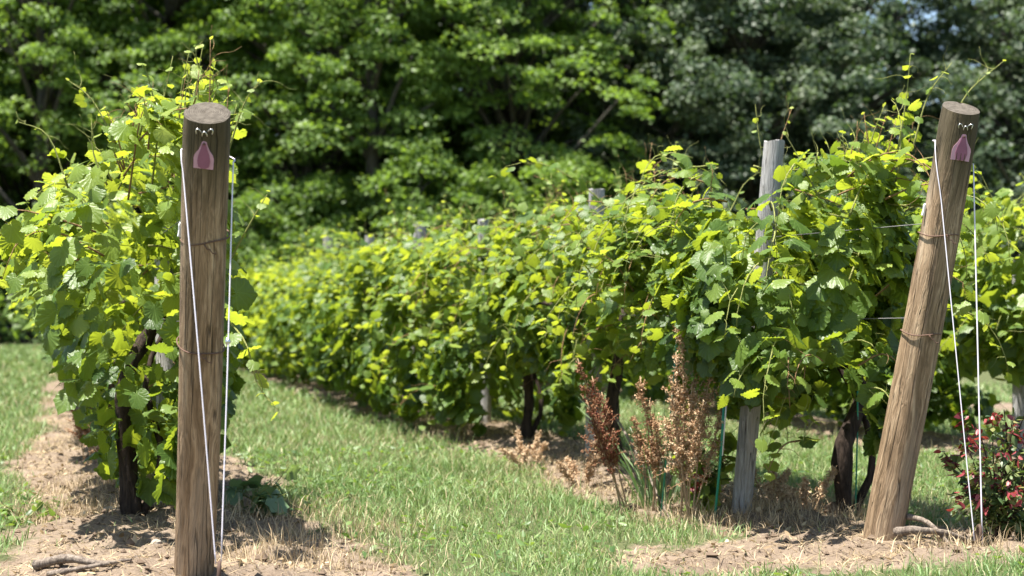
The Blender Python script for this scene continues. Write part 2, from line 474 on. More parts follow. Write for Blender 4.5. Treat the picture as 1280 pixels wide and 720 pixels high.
def scatter(name, T, pos, frm, size, tint, mat, parent=None, uv=True):
    """many leaves joined into one mesh"""
    kind = rng.integers(0, len(T), len(pos)); Vs = []; Fs = []; Us = []; Ts = []; b = 0
    for k, (V, F, U) in enumerate(T):
        s = np.nonzero(kind == k)[0]
        if len(s) == 0: continue
        W = np.einsum('nij,vj->nvi', frm[s], V) * size[s, None, None] + pos[s, None, :]
        Vs.append(W.reshape(-1, 3))
        Fs.append((F[None] + (np.arange(len(s)) * len(V))[:, None, None]).reshape(-1, 3) + b)
        Us.append(np.tile(U, (len(s), 1))); Ts.append(np.repeat(tint[s], len(V))); b += len(s) * len(V)
    m = np_mesh(name, np.vstack(Vs), np.vstack(Fs), np.hstack(Ts), np.vstack(Us) if uv else None)
    m.materials.append(mat)
    return link(bpy.data.objects.new(name, m), parent)

_leafmesh = {}
def leaf_mesh(key, T, k, tq, mat):
    if (key, k, tq) not in _leafmesh:
        V, F, U = T[k]
        m = np_mesh('leaf', V, F, np.full(len(V), tq), U); m.materials.append(mat); _leafmesh[(key, k, tq)] = m
    return _leafmesh[(key, k, tq)]

def leaf_objects(key, T, pos, frm, size, tint, mat, parent):
    org = np.array(parent.location)
    for i in range(len(pos)):
        tq = round(float(np.clip(tint[i], 0, 1)) * 8) / 8
        o = bpy.data.objects.new('leaf', leaf_mesh(key, T, int(rng.integers(0, len(T))), tq, mat))
        A = Matrix(frm[i].tolist()).to_4x4() @ Matrix.Scale(float(size[i]), 4)
        A.translation = Vector((pos[i] - org).tolist())
        COL.objects.link(o); o.parent = parent; o.matrix_basis = A

def pick_visible(pos, size, want, cell=8):
    """indices of the leaves that show largest from where the photo was taken"""
    x, y, d = project(pos); r = size * .4 * FPX / d
    best = {}
    order = np.argsort(d); count = np.zeros(len(pos))
    for i in order:
        if x[i] < -30 or x[i] > 1310 or y[i] < -30 or y[i] > 750: continue
        n = max(1, int(r[i] / cell)); cx = int(x[i] / cell); cy = int(y[i] / cell)
        for a in range(-n, n + 1):
            for b in range(-n, n + 1):
                if (cx + a, cy + b) not in best: best[(cx + a, cy + b)] = i; count[i] += 1
    s = np.argsort(-count)[:want]
    return s[count[s] > 0]

# ------------------------------------------------------------------ vines
def canopy(x0, y0, y1, n, zb, zt, hw, cap0, xoff=0, seed=0, holes=.57, taper=0, low=1.25):
    """leaf positions and outward normals for a stretch of the hedge-like canopy"""
    P = []; N = []
    got = 0
    while got < n:
        k = n * 2
        y = rng.uniform(y0, y1, k); h = rng.beta(low, 1.1, k)
        nz_b = vnoise(np.c_[np.full(k, x0), y], 1.3, seed + 5); nz_t = vnoise(np.c_[np.full(k, x0), y], 1.7, seed + 9)
        b = zb + (nz_b - .5) * .45; t = zt + (nz_t - .5) * .42
        if x0 == XR:
            for yp in POSTS_R: t = t - .22 * np.exp(-((y - yp + .12) / .30) ** 2)
        b = np.maximum(b, .1); z = b + (t - b) * h
        prof = np.clip(1.0 - .6 * np.abs(h - .45) ** 1.6 * 2.2, .2, 1)
        wd = hw * prof * (1 - taper * (1 - h)) * (.5 + 1.05 * vnoise(np.c_[y * 1.0, z * 1.2, np.full(k, x0)], 1.8, seed))
        if cap0: wd = wd * np.sqrt(np.clip(1 - ((y0 + .3 - y) / .3).clip(0, 1) ** 2, .03, 1))
        side = rng.choice([-1, 1], k); dep = rng.exponential(.24, k).clip(0, 1)
        x = x0 + xoff * (.4 + h) + side * wd * (1 - dep)
        p = np.c_[x, y, z]
        ok = vnoise(p, 4.2, seed + 77) > holes * rng.uniform(.6, 1.25, k)
        nn = np.c_[side * (.9 - .3 * dep), np.where((y - y0 < .4) & cap0, -.8, 0), .35 + .9 * h ** 2] + rng.normal(0, .62, (k, 3))
        P.append(p[ok]); N.append(nn[ok]); got += ok.sum()
    return np.vstack(P)[:n], np.vstack(N)[:n]

def leaf_frames(N):
    tip = np.c_[N[:, 0] * .5, N[:, 1] * .5, np.full(len(N), -.55)] + rng.normal(0, .7, N.shape)
    return frames(N, tip)

def shoot_path(base, d, length, droop, n=9):
    p = np.array(base, float); d = unit(np.array(d, float)); out = [p.copy()]
    for i in range(n - 1):
        d = unit(d + np.array([0, 0, -droop]) * (i / n) + rng.normal(0, .09, 3)); p = p + d * length / (n - 1); out.append(p.copy())
    return out

def dress(path, s0, every=.06, young=.5, fade=.72):
    """leaves along a shoot, smaller to the tip; positions, normals, sizes, tints"""
    P = []; N = []; S = []; T = []
    path = [np.asarray(p) for p in path]; L = sum(np.linalg.norm(path[i + 1] - path[i]) for i in range(len(path) - 1))
    k = max(3, int(L / every)); side = 1
    for j in range(1, k + 1):
        t = j / k; q = t * (len(path) - 1); i = min(int(q), len(path) - 2); u = q - i
        p = path[i] * (1 - u) + path[i + 1] * u; d = unit(path[i + 1] - path[i])
        lat = unit(np.cross(d, [0, 0, 1]) + np.array([.01, 0, 0])); side = -side
        s = s0 * (1 - fade * t) * random.uniform(.55, 1.3)
        off = unit(lat * side + np.array([0, 0, .25]) + rng.normal(0, .35, 3))
        P.append(p + off * s * .6); N.append(off * .45 + np.array([0, 0, .7]) + rng.normal(0, .35, 3)); 
        if fade > .5 and random.random() < .25: P.pop(); N.pop(); continue
        S.append(s); T.append(young + (.4 if young > .4 else .3) * t)
    return P, N, S, T

def tendril(mb, p, d, s):
    q = [np.array(p)]; ang = random.uniform(0, 6.28); d = unit(np.asarray(d, float))
    for i in range(9):
        ang += .35 + i * .12
        d = unit(d + .3 * np.array([math.cos(ang), math.sin(ang), math.sin(ang * .7) * .8])); q.append(q[-1] + d * s / 9)
    mb.tube(q, [.0016 * (1 - i * .07) for i in range(10)], 4)

def inside(px, py, poly):
    c = np.zeros(len(px), bool); n = len(poly)
    for i in range(n):
        (x1, y1), (x2, y2) = poly[i], poly[(i + 1) % n]
        k = ((y1 > py) != (y2 > py)) & (px < (x2 - x1) * (py - y1) / (y2 - y1 + 1e-9) + x1); c ^= k
    return c
SHAPE_L = [(225, 92), (300, 92), (322, 140), (296, 200), (292, 300), (290, 420), (285, 500), (262, 515), (240, 605), (190, 618), (145, 590), (112, 515), (80, 455), (66, 400), (45, 365), (12, 335), (8, 285), (68, 235), (118, 160), (178, 108)]
LOW_R = np.array([(380, 470), (480, 512), (560, 568), (640, 575), (660, 568), (695, 556), (720, 520), (760, 486), (800, 476), (838, 424), (885, 440), (905, 490), (925, 560), (960, 595), (1008, 590), (1034, 465), (1075, 470), (1095, 540), (1130, 560), (1280, 565)], float)
TOP_R = np.array([(280, 335), (350, 312), (430, 292), (500, 308), (600, 298), (700, 288), (745, 288), (800, 266), (870, 252), (920, 262), (950, 290), (985, 270), (1010, 240), (1060, 226), (1110, 172), (1150, 150), (1290, 150)], float)
def keep_L(P, slack=0):
    x, y, d = project(P); return inside(x + rng.normal(0, 7, len(x)), y + rng.normal(0, 7, len(x)), SHAPE_L)
LOW_L = np.array([(-60, 372), (0, 385), (60, 408), (78, 455), (112, 505), (150, 565), (400, 600)], float)
def keep_L2(P, slack=0):
    x, y, d = project(P); return y + rng.normal(0, 6, len(x)) < np.interp(x, LOW_L[:, 0], LOW_L[:, 1])
def keep_R(P, slack=0):
    x, y, d = project(P)
    top = np.interp(x, TOP_R[:, 0], TOP_R[:, 1]) - slack - (vnoise(np.c_[P[:, 1], P[:, 1] * 0], 2.6, 17) - .45) * 620 / d
    return (y + rng.normal(0, 9, len(x)) > top) & (y + rng.normal(0, 12, len(x)) < np.interp(x, LOW_R[:, 0], LOW_R[:, 1]))
POSTS_R = [row_y(px, XR) for px in (745, 605, 525, 462, 410)] + [float(on_ground(926, 645, .02)[1])]

ORD = ['first', 'second', 'third', 'fourth', 'fifth', 'sixth', 'seventh', 'eighth', 'ninth', 'tenth', 'eleventh', 'twelfth', 'thirteenth']

def make_vine(label, group, x0, y0, y1, trunk_xy, nleaf, zb, zt, hw, level, cap0=False, xoff=0, seed=0, want=0, shoots=6, extra=(), size=.118, taper=.1, side=0, shape=None):
    tx, ty = trunk_xy; tz = gz1(tx, ty)
    root = empty('grapevine', (tx, ty, tz)); tag(root, label, 'grapevine', group)
    org = np.array([tx, ty, tz])
    # trunk with two arms along the wire
    if level < 2:
        mb = MB(); k = 12
        mid = [(tx, ty, tz - .05), (tx + random.uniform(-.05, .05), ty + random.uniform(-.05, .05), tz + .3), (tx + random.uniform(-.08, .08), ty + random.uniform(-.08, .08), tz + .62), (x0 + random.uniform(-.05, .05), ty, tz + .92)]
        pth = curve_pts(mid, k)
        mb.tube([p - org for p in pth], [.043 - .018 * i / k + random.uniform(-.006, .009) for i in range(k)], 9, rough=.16)
        top = pth[-1]
        for s in ((1,) if cap0 else (-1, 1)):
            arm = curve_pts([top - np.array([0, 0, .06]), top + np.array([0, s * .25, .06]), (x0 + random.uniform(-.05, .05), top[1] + s * .7, top[2] + .03), (x0, top[1] + s * 1.1, top[2])], 9)
            mb.tube([p - org for p in arm], [.026 - .0018 * i for i in range(9)], 7, rough=.15)
        if random.random() < .8 and level == 0:
            arm = curve_pts([(tx + .03, ty, tz - .02), (tx + .12, ty - .05, tz + .25), (tx + .05, ty + .05, tz + .6), (x0 + .1, ty + .15, tz + .95)], 9)
            mb.tube([p - org for p in arm], [.022 - .0014 * i for i in range(9)], 7, rough=.15)
        mb.build('trunk', M['vine_bark'], root)
    else:
        mb = MB(); mb.tube([(0, 0, -.05), (.03, 0, .5), (x0 - tx, 0, 1.0)], [.045, .035, .03], 6, rough=.1); mb.build('trunk', M['vine_bark'], root)
    P, N = canopy(x0, y0, y1, nleaf, zb, zt, hw, cap0, xoff, seed, taper=taper, low=.9 if x0 == XL and cap0 else 1.25)
    n = len(P)
    S = size * np.clip(rng.normal(1, .32, n), .4, 1.7)
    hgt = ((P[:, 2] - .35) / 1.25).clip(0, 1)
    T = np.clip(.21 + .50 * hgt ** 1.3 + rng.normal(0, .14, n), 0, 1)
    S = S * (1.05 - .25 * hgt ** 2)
    eP = []; eN = []; eS = []; eT = []
    paths = [(p_, s_ * 1.35) for p_, s_ in extra]
    for k in range(shoots):
        yy = random.uniform(y0 + .1, y1); sd = random.choice([-1, 1, .2])
        if x0 == XR and any(abs(yy + .1 - q) < .32 for q in POSTS_R): continue
        b = (x0 + xoff + sd * hw * random.uniform(.2, .7), yy, zt + random.uniform(-.25, .0))
        if random.random() < .72: paths.append((shoot_path(b, (sd * random.uniform(-.2, .8), random.uniform(-.5, .4), 1), random.uniform(.22, .6), random.uniform(.1, .8)), random.uniform(.06, .10)))
        else: paths.append((shoot_path((b[0], yy, random.uniform(.7, zt)), (sd * 1, random.uniform(-.6, .2), .35), random.uniform(.4, .7), .9), .105))
    for k in range(side):
        yy = random.uniform(y0 + .02, y1); sd = random.choice([-1, -1, 1]); zz = zb + (zt - zb) * random.random() ** (.45 if taper > .3 else .8)
        dn = (sd * random.uniform(.5, 1.2), random.uniform(-.7, .5) - (.9 if cap0 and yy - y0 < .5 else 0), random.uniform(-.3, .9))
        paths.append((shoot_path((x0 + xoff * .8 + sd * hw * random.uniform(.1, .6), yy, zz), dn, random.uniform(.3, .75) * (1 if zz > .8 or taper < .3 else .5), random.uniform(.3, 1.3)), size * random.uniform(.85, 1.45), 1))
    if shape is not None:
        paths = paths[:len(extra)] + [q for q in paths[len(extra):] if shape(np.array([q[0][-1], q[0][5]]), random.choice([15, 40, 75, 100])).all()]
        kk = shape(P); P, N, S, T = P[kk], N[kk], S[kk], T[kk]
    cm = MB()
    for path, s0, *sidef in paths:
        a, b, c, d = dress(path, s0, .055 if level < 2 else .09, .26 if sidef else .44, .45 if sidef else .7)
        eP += a; eN += b; eS += c; eT += d
        if level < 2:
            m2 = MB() if level == 0 else cm
            k = len(path)
            m2.tube([np.asarray(p) - org for p in path], [.0048 * (1 - .72 * i / (k - 1)) for i in range(k)], 5)
            if level == 0:
                for j in (k // 2, k - 3, k - 2):
                    if random.random() < .8: tendril(m2, np.asarray(path[j]) - org, rng.normal(0, 1, 3) + np.array([0, 0, .6]), random.uniform(.08, .2))
                m2.build('shoot', M[random.choice(['cane', 'green_cane', 'green_cane'])], root)
    if level == 1 and cm.v:
        o = cm.build('canes', M['green_cane'], root); o['kind'] = 'stuff'
    if eP:
        P = np.vstack([P, eP]); N = np.vstack([N, eN]); S = np.hstack([S, eS]); T = np.hstack([T, np.clip(np.array(eT) + rng.normal(0, .1, len(eT)), 0, 1)])
    FR = leaf_frames(N)
    keep = P[:, 2] > .06
    P, FR, S, T = P[keep], FR[keep], S[keep], T[keep]
    if want:
        s = pick_visible(P, S, want)
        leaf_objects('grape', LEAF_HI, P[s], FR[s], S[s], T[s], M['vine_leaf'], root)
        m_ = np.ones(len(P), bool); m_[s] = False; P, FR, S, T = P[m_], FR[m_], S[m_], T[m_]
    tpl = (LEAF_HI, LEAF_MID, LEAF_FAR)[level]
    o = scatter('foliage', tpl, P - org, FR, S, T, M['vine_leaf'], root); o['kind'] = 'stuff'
    return root

# explicit canes seen against the trees
def cane_px(pts, n=9): return curve_pts([at(*p) for p in pts], n)
exL = [(cane_px([(258, 190, 6.5), (262, 120, 6.5), (263, 48, 6.5)]), .055),
       (cane_px([(240, 190, 6.6), (248, 110, 6.6), (244, 58, 6.6)]), .05),
       (cane_px([(190, 230, 6.6), (200, 150, 6.6), (216, 70, 6.6)]), .055),
       (cane_px([(145, 180, 6.8), (115, 125, 6.8), (82, 98, 6.8)]), .055),
       (cane_px([(85, 235, 6.7), (60, 170, 6.7), (22, 152, 6.7)]), .05),
       (cane_px([(120, 290, 6.6), (60, 270, 6.5), (10, 262, 6.5), (-25, 280, 6.5)]), .10),
       (cane_px([(130, 320, 6.7), (70, 290, 6.6), (25, 300, 6.5), (2, 350, 6.5)]), .11),
       (cane_px([(150, 300, 6.9), (80, 230, 6.9), (30, 255, 6.9)]), .11),
       (cane_px([(285, 190, 6.6), (305, 130, 6.6), (325, 100, 6.6)]), .05),
       (cane_px([(285, 330, 6.5), (318, 270, 6.4), (336, 240, 6.4)]), .05),
       (cane_px([(285, 400, 6.3), (308, 430, 6.2), (322, 480, 6.2), (350, 515, 6.15)]), .085),
       (cane_px([(160, 250, 6.7), (175, 150, 6.7), (190, 120, 6.7)]), .08),
       (cane_px([(215, 220, 6.7), (225, 140, 6.7), (232, 95, 6.7)]), .08),
       (cane_px([(270, 240, 6.9), (285, 180, 6.9), (296, 130, 6.9)]), .08)]
exR = [(cane_px([(1120, 200, 7.3), (1132, 130, 7.3), (1138, 68, 7.3)]), .07),
       (cane_px([(1140, 190, 7.2), (1160, 120, 7.2), (1190, 78, 7.2)]), .06),
       (cane_px([(1195, 140, 7.4), (1215, 110, 7.4), (1255, 76, 7.4)]), .06),
       (cane_px([(1060, 260, 7.4), (1056, 200, 7.4), (1053, 165, 7.4)]), .06),
       (cane_px([(1030, 260, 7.6), (1000, 200, 7.6), (980, 165, 7.6)]), .06),
       (cane_px([(1100, 240, 7.3), (1110, 190, 7.3), (1120, 150, 7.3)]), .10),
       (cane_px([(1080, 240, 7.3), (1070, 200, 7.3), (1085, 165, 7.3)]), .09),
       (cane_px([(1020, 440, 7.0), (985, 490, 6.9), (960, 560, 6.9)]), .09)]
exR2 = [(cane_px([(970, 240, 7.9), (952, 190, 7.9), (944, 130, 7.9)]), .055),
        (cane_px([(970, 220, 7.9), (975, 180, 7.9), (990, 135, 7.9)]), .055),
        (cane_px([(800, 290, 9.6), (808, 230, 9.6), (815, 178, 9.6)]), .07),
        (cane_px([(826, 280, 9.4), (838, 230, 9.4), (845, 178, 9.4)]), .07),
        (cane_px([(880, 290, 8.6), (890, 240, 8.6), (892, 205, 8.6)]), .07)]
for k in range(16):
    px = random.uniform(130, 300); b_ = np.interp(px, [130, 180, 230, 310], [235, 190, 160, 190]); t_ = b_ - random.uniform(55, 105); q = px + random.uniform(-28, 22); d_ = random.uniform(6.4, 7.0)
    exL.append((cane_px([(px, b_, d_), ((px + q) / 2 + random.uniform(-8, 8), (b_ + t_) / 2, d_), (q, t_, d_)]), random.uniform(.055, .085)))
for k in range(9):
    px = random.uniform(1040, 1160); b_ = np.interp(px, [1040, 1110, 1160], [250, 200, 190]); t_ = b_ - random.uniform(45, 95); q = px + random.uniform(-20, 25); d_ = random.uniform(7.1, 7.5)
    exR.append((cane_px([(px, b_, d_), ((px + q) / 2 + random.uniform(-8, 8), (b_ + t_) / 2, d_), (q, t_, d_)]), random.uniform(.055, .08)))
gL, gR = 'grapevines in the row behind the end post with the iron ring', 'grapevines in the row behind the end post beside the red-leaved bush'
SP = 2.6
# row R
yR0 = YR + .12
for i in range(11):
    a, b = yR0 + i * SP - (.1 if i else 0), yR0 + (i + 1) * SP + .15
    ty = (a + b) / 2
    txy = (XR + random.uniform(-.06, .06), ty)
    kw = dict(zb=.12, zt=1.50, hw=.62, taper=-.15)
    ex = ()
    if i == 0: b = yR0 + 1.75; g_ = on_ground(1056, 640, .03); txy = (float(g_[0]), float(g_[1])); kw.update(zb=.36, zt=1.72, hw=.52, xoff=-.02, taper=.3); ex = exR
    if i == 1: a = yR0 + 1.5; g_ = on_ground(792, 588, .04); txy = (XR, row_y(775, XR)); kw.update(zb=.48, zt=1.56, hw=.46, taper=.3); ex = exR2
    if i == 2: txy = (XR, row_y(655, XR)); kw.update(zb=.34, zt=1.54, hw=.56, taper=0)
    if i == 3: kw.update(zb=.08, hw=.68, xoff=-.12)
    if i == 2: kw.update(zb=.08, zt=1.58, hw=.66, taper=-.2, xoff=-.10)
    lv = 0 if i < 3 else (1 if i < 6 else 2)
    lab = f'{ORD[i]} grapevine from the end post, in the row beside the red-leaved bush'
    make_vine(lab, gR, XR, a, b, txy, (3300, 3600, 3500)[i] if i < 3 else (3300 if i < 6 else 2000), level=lv, cap0=(i == 0), seed=100 + i,
              want=300 if i < 4 else (200 if i < 5 else 0), side=(110, 110, 130)[i] if i < 3 else (110 if i < 6 else 30), shape=keep_R, shoots=(70, 80, 70)[i] if i < 3 else 45, extra=ex, size=(.083, .085, .125)[lv], **kw)
# row L
yL0 = YL + .55
for i in range(9):
    a, b = yL0 + i * SP - (.1 if i else 0), yL0 + (i + 1) * SP + .15
    txy = (XL - .12, a + 1.0)
    lv = 0 if i < 1 else (1 if i < 3 else 2)
    lab = f'{ORD[i]} grapevine from the end post, in the row with the iron anchor ring'
    kw = dict(zb=.25, zt=1.5, hw=.45, xoff=-.17)
    if i == 0: kw.update(zb=.14, zt=1.76, hw=.56, xoff=-.20, taper=.15)
    make_vine(lab, gL, XL, a, b, txy, 6400 if i == 0 else (2000 if i < 3 else 1100), level=lv, cap0=(i == 0), seed=200 + i,
              want=300 if i == 0 else (150 if i == 1 else 0), side=190 if i == 0 else (60 if i < 3 else 20), shape=keep_L if i == 0 else keep_L2, shoots=60 if i == 0 else 18, extra=exL if i == 0 else (), size=(.083, .085, .125)[lv], **kw)
# the row beyond the red-leaved bush, and the one across the far alley
for i in range(6):
    a, b = 7.6 + i * SP - .1, 7.6 + (i + 1) * SP + .15
    make_vine(f'{ORD[i]} grapevine in the row across the grass behind the red-leaved bush', 'grapevines in the row behind the bush', XRR, a, b, (XRR, (a + b) / 2 - .3), 3000 if i < 3 else 1400,
              (.55, .2, .15, .15, .15, .15)[i], 1.58, .54, 1 if i < 3 else 2, seed=300 + i, want=150 if i < 2 else 0, side=60, shoots=22, size=.09 if i < 3 else .13)
for i in range(7):
    a, b = 19 + i * SP - .1, 19 + (i + 1) * SP + .15
    make_vine('blurred grapevine in the row across the grass strip, past the bare soil track', 'grapevines of the row across the grass strip', XLL, a, b, (XLL, (a + b) / 2), 900,
              .3, 1.42, .5, 2, seed=400 + i, shoots=6, size=.15)

# ------------------------------------------------------------------ posts
def end_post(name, label, foot, top, d0, d1, cut):
    """round treated post leaning out of its row; local z runs along the post"""
    foot = np.array(foot); top = np.array(top); ax = top - foot; L = float(np.linalg.norm(ax))
    root = empty(name, foot.tolist()); tag(root, label, 'post', 'round end posts of the rows')
    zax = Vector((ax / L).tolist()); yax = Vector((FWD[0], FWD[1], 0)); xax = yax.cross(zax).normalized(); yax = zax.cross(xax)
    root.rotation_mode = 'QUATERNION'; root.rotation_quaternion = Matrix((xax, yax, zax)).transposed().to_quaternion()
    n, k = 40, 26; V = []; F = []
    ph = random.uniform(0, 9)
    for j in range(k + 1):
        z = -.12 + (L + .12) * j / k; r = (d0 + (d1 - d0) * j / k) / 2
        bx = .006 * math.sin(z * 2.3 + ph); by = .005 * math.cos(z * 1.7 + ph)
        for i in range(n):
            t = 2 * math.pi * i / n
            q = r * (1 + .018 * math.sin(3 * t + z * 1.5 + ph) + .012 * math.sin(7 * t + ph + z * 3) + .006 * random.uniform(-1, 1))
            if j == k: q *= .965
            V.append((bx + q * math.cos(t), by + q * math.sin(t), z + (q * math.sin(t) * math.tan(cut) if j == k else 0)))
    for j in range(k):
        for i in range(n): F.append((j * n + i, j * n + (i + 1) % n, (j + 1) * n + (i + 1) % n, (j + 1) * n + i))
    mb = MB(); mb.add(V, F); mb.build('shaft', M['post'], root)
    # sawn top: rings of vertices, slightly uneven, with a radial drying crack
    mb = MB(); V2 = []; rings = 7
    for a in range(rings):
        for i in range(n):
            x, y, z = V[k * n + i]; f = 1 - a / rings
            ang = (i / n * 6.283 - 2.2 - ph) % 6.283
            crack = .006 * math.exp(-(min(ang, 6.283 - ang) / .09) ** 2) * (1 if a < 5 else 0)
            V2.append((bx + (x - bx) * f, by + (y - by) * f, L + (z - L) * f + .003 * (a > 0) + random.uniform(-.001, .001) * (a > 0) - crack))
    V2.append((bx, by, L + .003)); F2 = []
    for a in range(rings - 1):
        for i in range(n): F2.append((a * n + i, a * n + (i + 1) % n, (a + 1) * n + (i + 1) % n, (a + 1) * n + i))
    for i in range(n): F2.append(((rings - 1) * n + i, (rings - 1) * n + (i + 1) % n, rings * n))
    mb.add(V2, F2); mb.build('sawn_top', M['end_grain'], root)
    return root, L

def surf(root_d, t, z, d): return (d / 2 * math.sin(t), -d / 2 * math.cos(t), z)

def post_fittings(root, L, d1, wraps, sz, tag_x, clip_side, slots, tz):
    f = d1 / 2
    # pink ear tag: pale back plate with shoulders and a narrow neck, darker drop-shaped front panel
    zt = L - tz; w_ = .034 * sz; h = .098 * sz
    out = [(-w_, -h), (w_, -h), (w_ * 1.02, -h * .62), (w_ * .92, -h * .50), (w_ * .55, -h * .32), (w_ * .3, -h * .12), (w_ * .24, -h * .03), (w_ * .12, 0), (-w_ * .12, 0), (-w_ * .24, -h * .03), (-w_ * .3, -h * .12), (-w_ * .55, -h * .32), (-w_ * .92, -h * .50), (-w_ * 1.02, -h * .62)]
    mb = MB(); mb.poly_slab([(x + tag_x, z + zt) for x, z in out], -f - .004, -f - .0015)
    tg = mb.build('tag', M['tag_light'], root, False)
    pan = [(-w_ * .52, -h * .93), (-w_ * .2, -h * .985), (w_ * .25, -h * .985), (w_ * .56, -h * .92), (w_ * .66, -h * .72), (w_ * .55, -h * .5), (w_ * .33, -h * .3), (w_ * .18, -h * .1), (w_ * .08, -h * .05), (-w_ * .08, -h * .05), (-w_ * .18, -h * .1), (-w_ * .33, -h * .3), (-w_ * .52, -h * .5), (-w_ * .62, -h * .72)]
    mb = MB(); mb.poly_slab([(x + tag_x, z + zt) for x, z in pan], -f - .0065, -f - .0042); mb.build('tag_panel', M['tag_dark'], tg, False)
    for q in slots:
        mb = MB(); mb.poly_slab([(tag_x + q * w_ - .0022, zt - h * 1.001), (tag_x + q * w_ + .0022, zt - h * 1.001), (tag_x + q * w_ + .001, zt - h * .72), (tag_x + q * w_ - .001, zt - h * .72)], -f - .0075, -f - .0066)
        mb.build('slit', M['dark_iron'], tg, False)
    mb = MB(); mb.tube([(tag_x, -f - .002, zt - h * .09), (tag_x, -f - .010, zt - h * .09)], [.004, .0035], 10); mb.build('rivet', M['rusty'], tg)
    # three staples above the tag
    for x, z, a in ((-.021, .030 - tz, .45), (.000, .024 - tz, .1), (.019, .034 - tz, -.5)):
        mb = MB(); c, s = math.cos(a), math.sin(a); pts = []
        for k in range(9):
            t = math.pi * k / 8; u = .008 * math.cos(t); v = .016 * math.sin(t) - .008
            pts.append((tag_x + x + u * c - v * s, -f * math.sqrt(max(.2, 1 - (x / f) ** 2)) - .004 - .003 * math.sin(t), L + z + u * s + v * c))
        mb.tube(pts, .0021, 6); mb.build('staple', M['steel'], root)
    # wire wrapped round the shaft
    for z, tilt in wraps:
        mb = MB(); pts = []
        for k in range(37):
            t = 2 * math.pi * k / 36; pts.append((1.045 * f * math.sin(t), -1.045 * f * math.cos(t), z + tilt * math.sin(t) + .004 * math.sin(3 * t)))
        mb.tube(pts, .0026, 6, cap=False)
        tw = [(.2 * f, -1.05 * f, z)]
        for k in range(8): tw.append((.2 * f + .006 * k + .004 * math.cos(k * 2.2), -1.06 * f - .004, z - .004 * k + .004 * math.sin(k * 2.2)))
        mb.tube(tw, .0022, 5)
        mb.build('wire_wrap', M['rusty'], root)
    x = clip_side * f * .99; z = L - .42 * (L / 1.8)
    mb = MB(); mb.poly_slab([(-.006, -.024), (.003, -.027), (.006, -.012), (.003, -.002), (.006, .014), (.001, .024), (-.004, .014), (-.003, -.004)], -.004, .004)
    c = mb.build('insulator_clip', M['white_plastic'], root, False); c.location = (x - .004, -.02, z); c.rotation_euler = (0, 0, .5)

LF = np.array([LB[0], LB[1], gz1(LB[0], LB[1]) - .0]); LT = at(262, 141, 5.15)
RF = np.array([RB[0], RB[1], gz1(RB[0], RB[1])]); RT = at(1201, 135, 6.42)
pl, Ll = end_post('end_post', 'round brown end post with pink tag, its cords tied to the iron ring', LF, LT, .138, .150, R_(11))
post_fittings(pl, Ll, .150, ((Ll - .415, .012), (Ll - .80, -.008)), .92, .003, -1, (), .070)
pr, Lr = end_post('end_post', 'round brown end post leaning beside the red-leaved bush, pink slitted tag', RF, RT, .160, .150, R_(17))
post_fittings(pr, Lr, .150, ((Lr - .50, .010), (Lr - .90, .008)), 1.05, .012, -1, (-.45, 0, .42), .098)

def grey_post_at(label, foot, top, wd, mat='grey_post', group='grey split line posts of the trellis'):
    foot = np.array(foot, float); top = np.array(top, float); ax = top - foot; L = float(np.linalg.norm(ax))
    root = empty('line_post', foot.tolist()); tag(root, label, 'post', group)
    mb = MB(); n = 12; k = 9; V = []; F = []; sq = random.uniform(.72, .95)
    for j in range(k + 1):
        p = ax * j / k; r = wd / 2 * (1 - .06 * j / k)
        if j == 0: p = -ax / L * .1
        for i in range(n):
            t = 2 * math.pi * i / n
            q = r * (1 + .05 * math.sin(2 * t + j * .2) + .02 * random.uniform(-1, 1)); 
            V.append((p[0] + q * math.cos(t), p[1] + q * sq * math.sin(t), p[2] + (random.uniform(-.008, .012) if j == k else 0)))
    for j in range(k):
        for i in range(n): F.append((j * n + i, j * n + (i + 1) % n, (j + 1) * n + (i + 1) % n, (j + 1) * n + i))
    mb.add(V, F); mb.build('shaft', M[mat], root)
    mb = MB(); mb.add([V[k * n + i] for i in range(n)], [tuple(range(n))]); mb.build('sawn_top', M[mat], root, False)
    for z in (.94, 1.3):
        mb = MB(); p = ax * z / ax[2]; mb.tube([p + np.array([-wd * .25, -wd * .50, -.008]), p + np.array([-wd * .25, -wd * .58, 0]), p + np.array([-wd * .25, -wd * .5, .008])], .002, 4)
        mb.build('staple', M['wire'], root)
    return root

f2 = on_ground(926, 645, .02); t2 = at(968, 176, float((f2 - CAMP) @ FWD) - .05)
grey_post_at('tall grey line post leaning over, first behind the bush-side end post', f2, t2, .098)
names = ['second', 'third', 'fourth', 'fifth', 'sixth']
for i, (px, py, wpx) in enumerate(((746, 237, 21), (604, 275, 14), (525, 281, 17), (462, 295, 12), (410, 296, 12))):
    X = XR + .02; y = row_y(px, X); d = project((X, y, 1))[2]
    t = at(px, py, d); s = random.uniform(-.04, .04)
    grey_post_at(f'{names[i]} grey line post behind the bush-side end post, only its top above the leaves', (t[0] + s, t[1], gz1(t[0], t[1])), t, wpx * d / FPX)
g2 = at(212, 520, 7.6)
grey_post_at('pale grey line post half hidden behind the end post with the iron ring', (g2[0], g2[1], 0), (g2[0] - .02, g2[1] + .1, 1.35), .10)
gq = row_y(1273, XRR)
grey_post_at('grey line post in the row across the grass behind the red-leaved bush', (XRR - .1, row_y(1273, XRR - .1), 0), (XRR - .1, row_y(1273, XRR - .1), 1.2), .085)

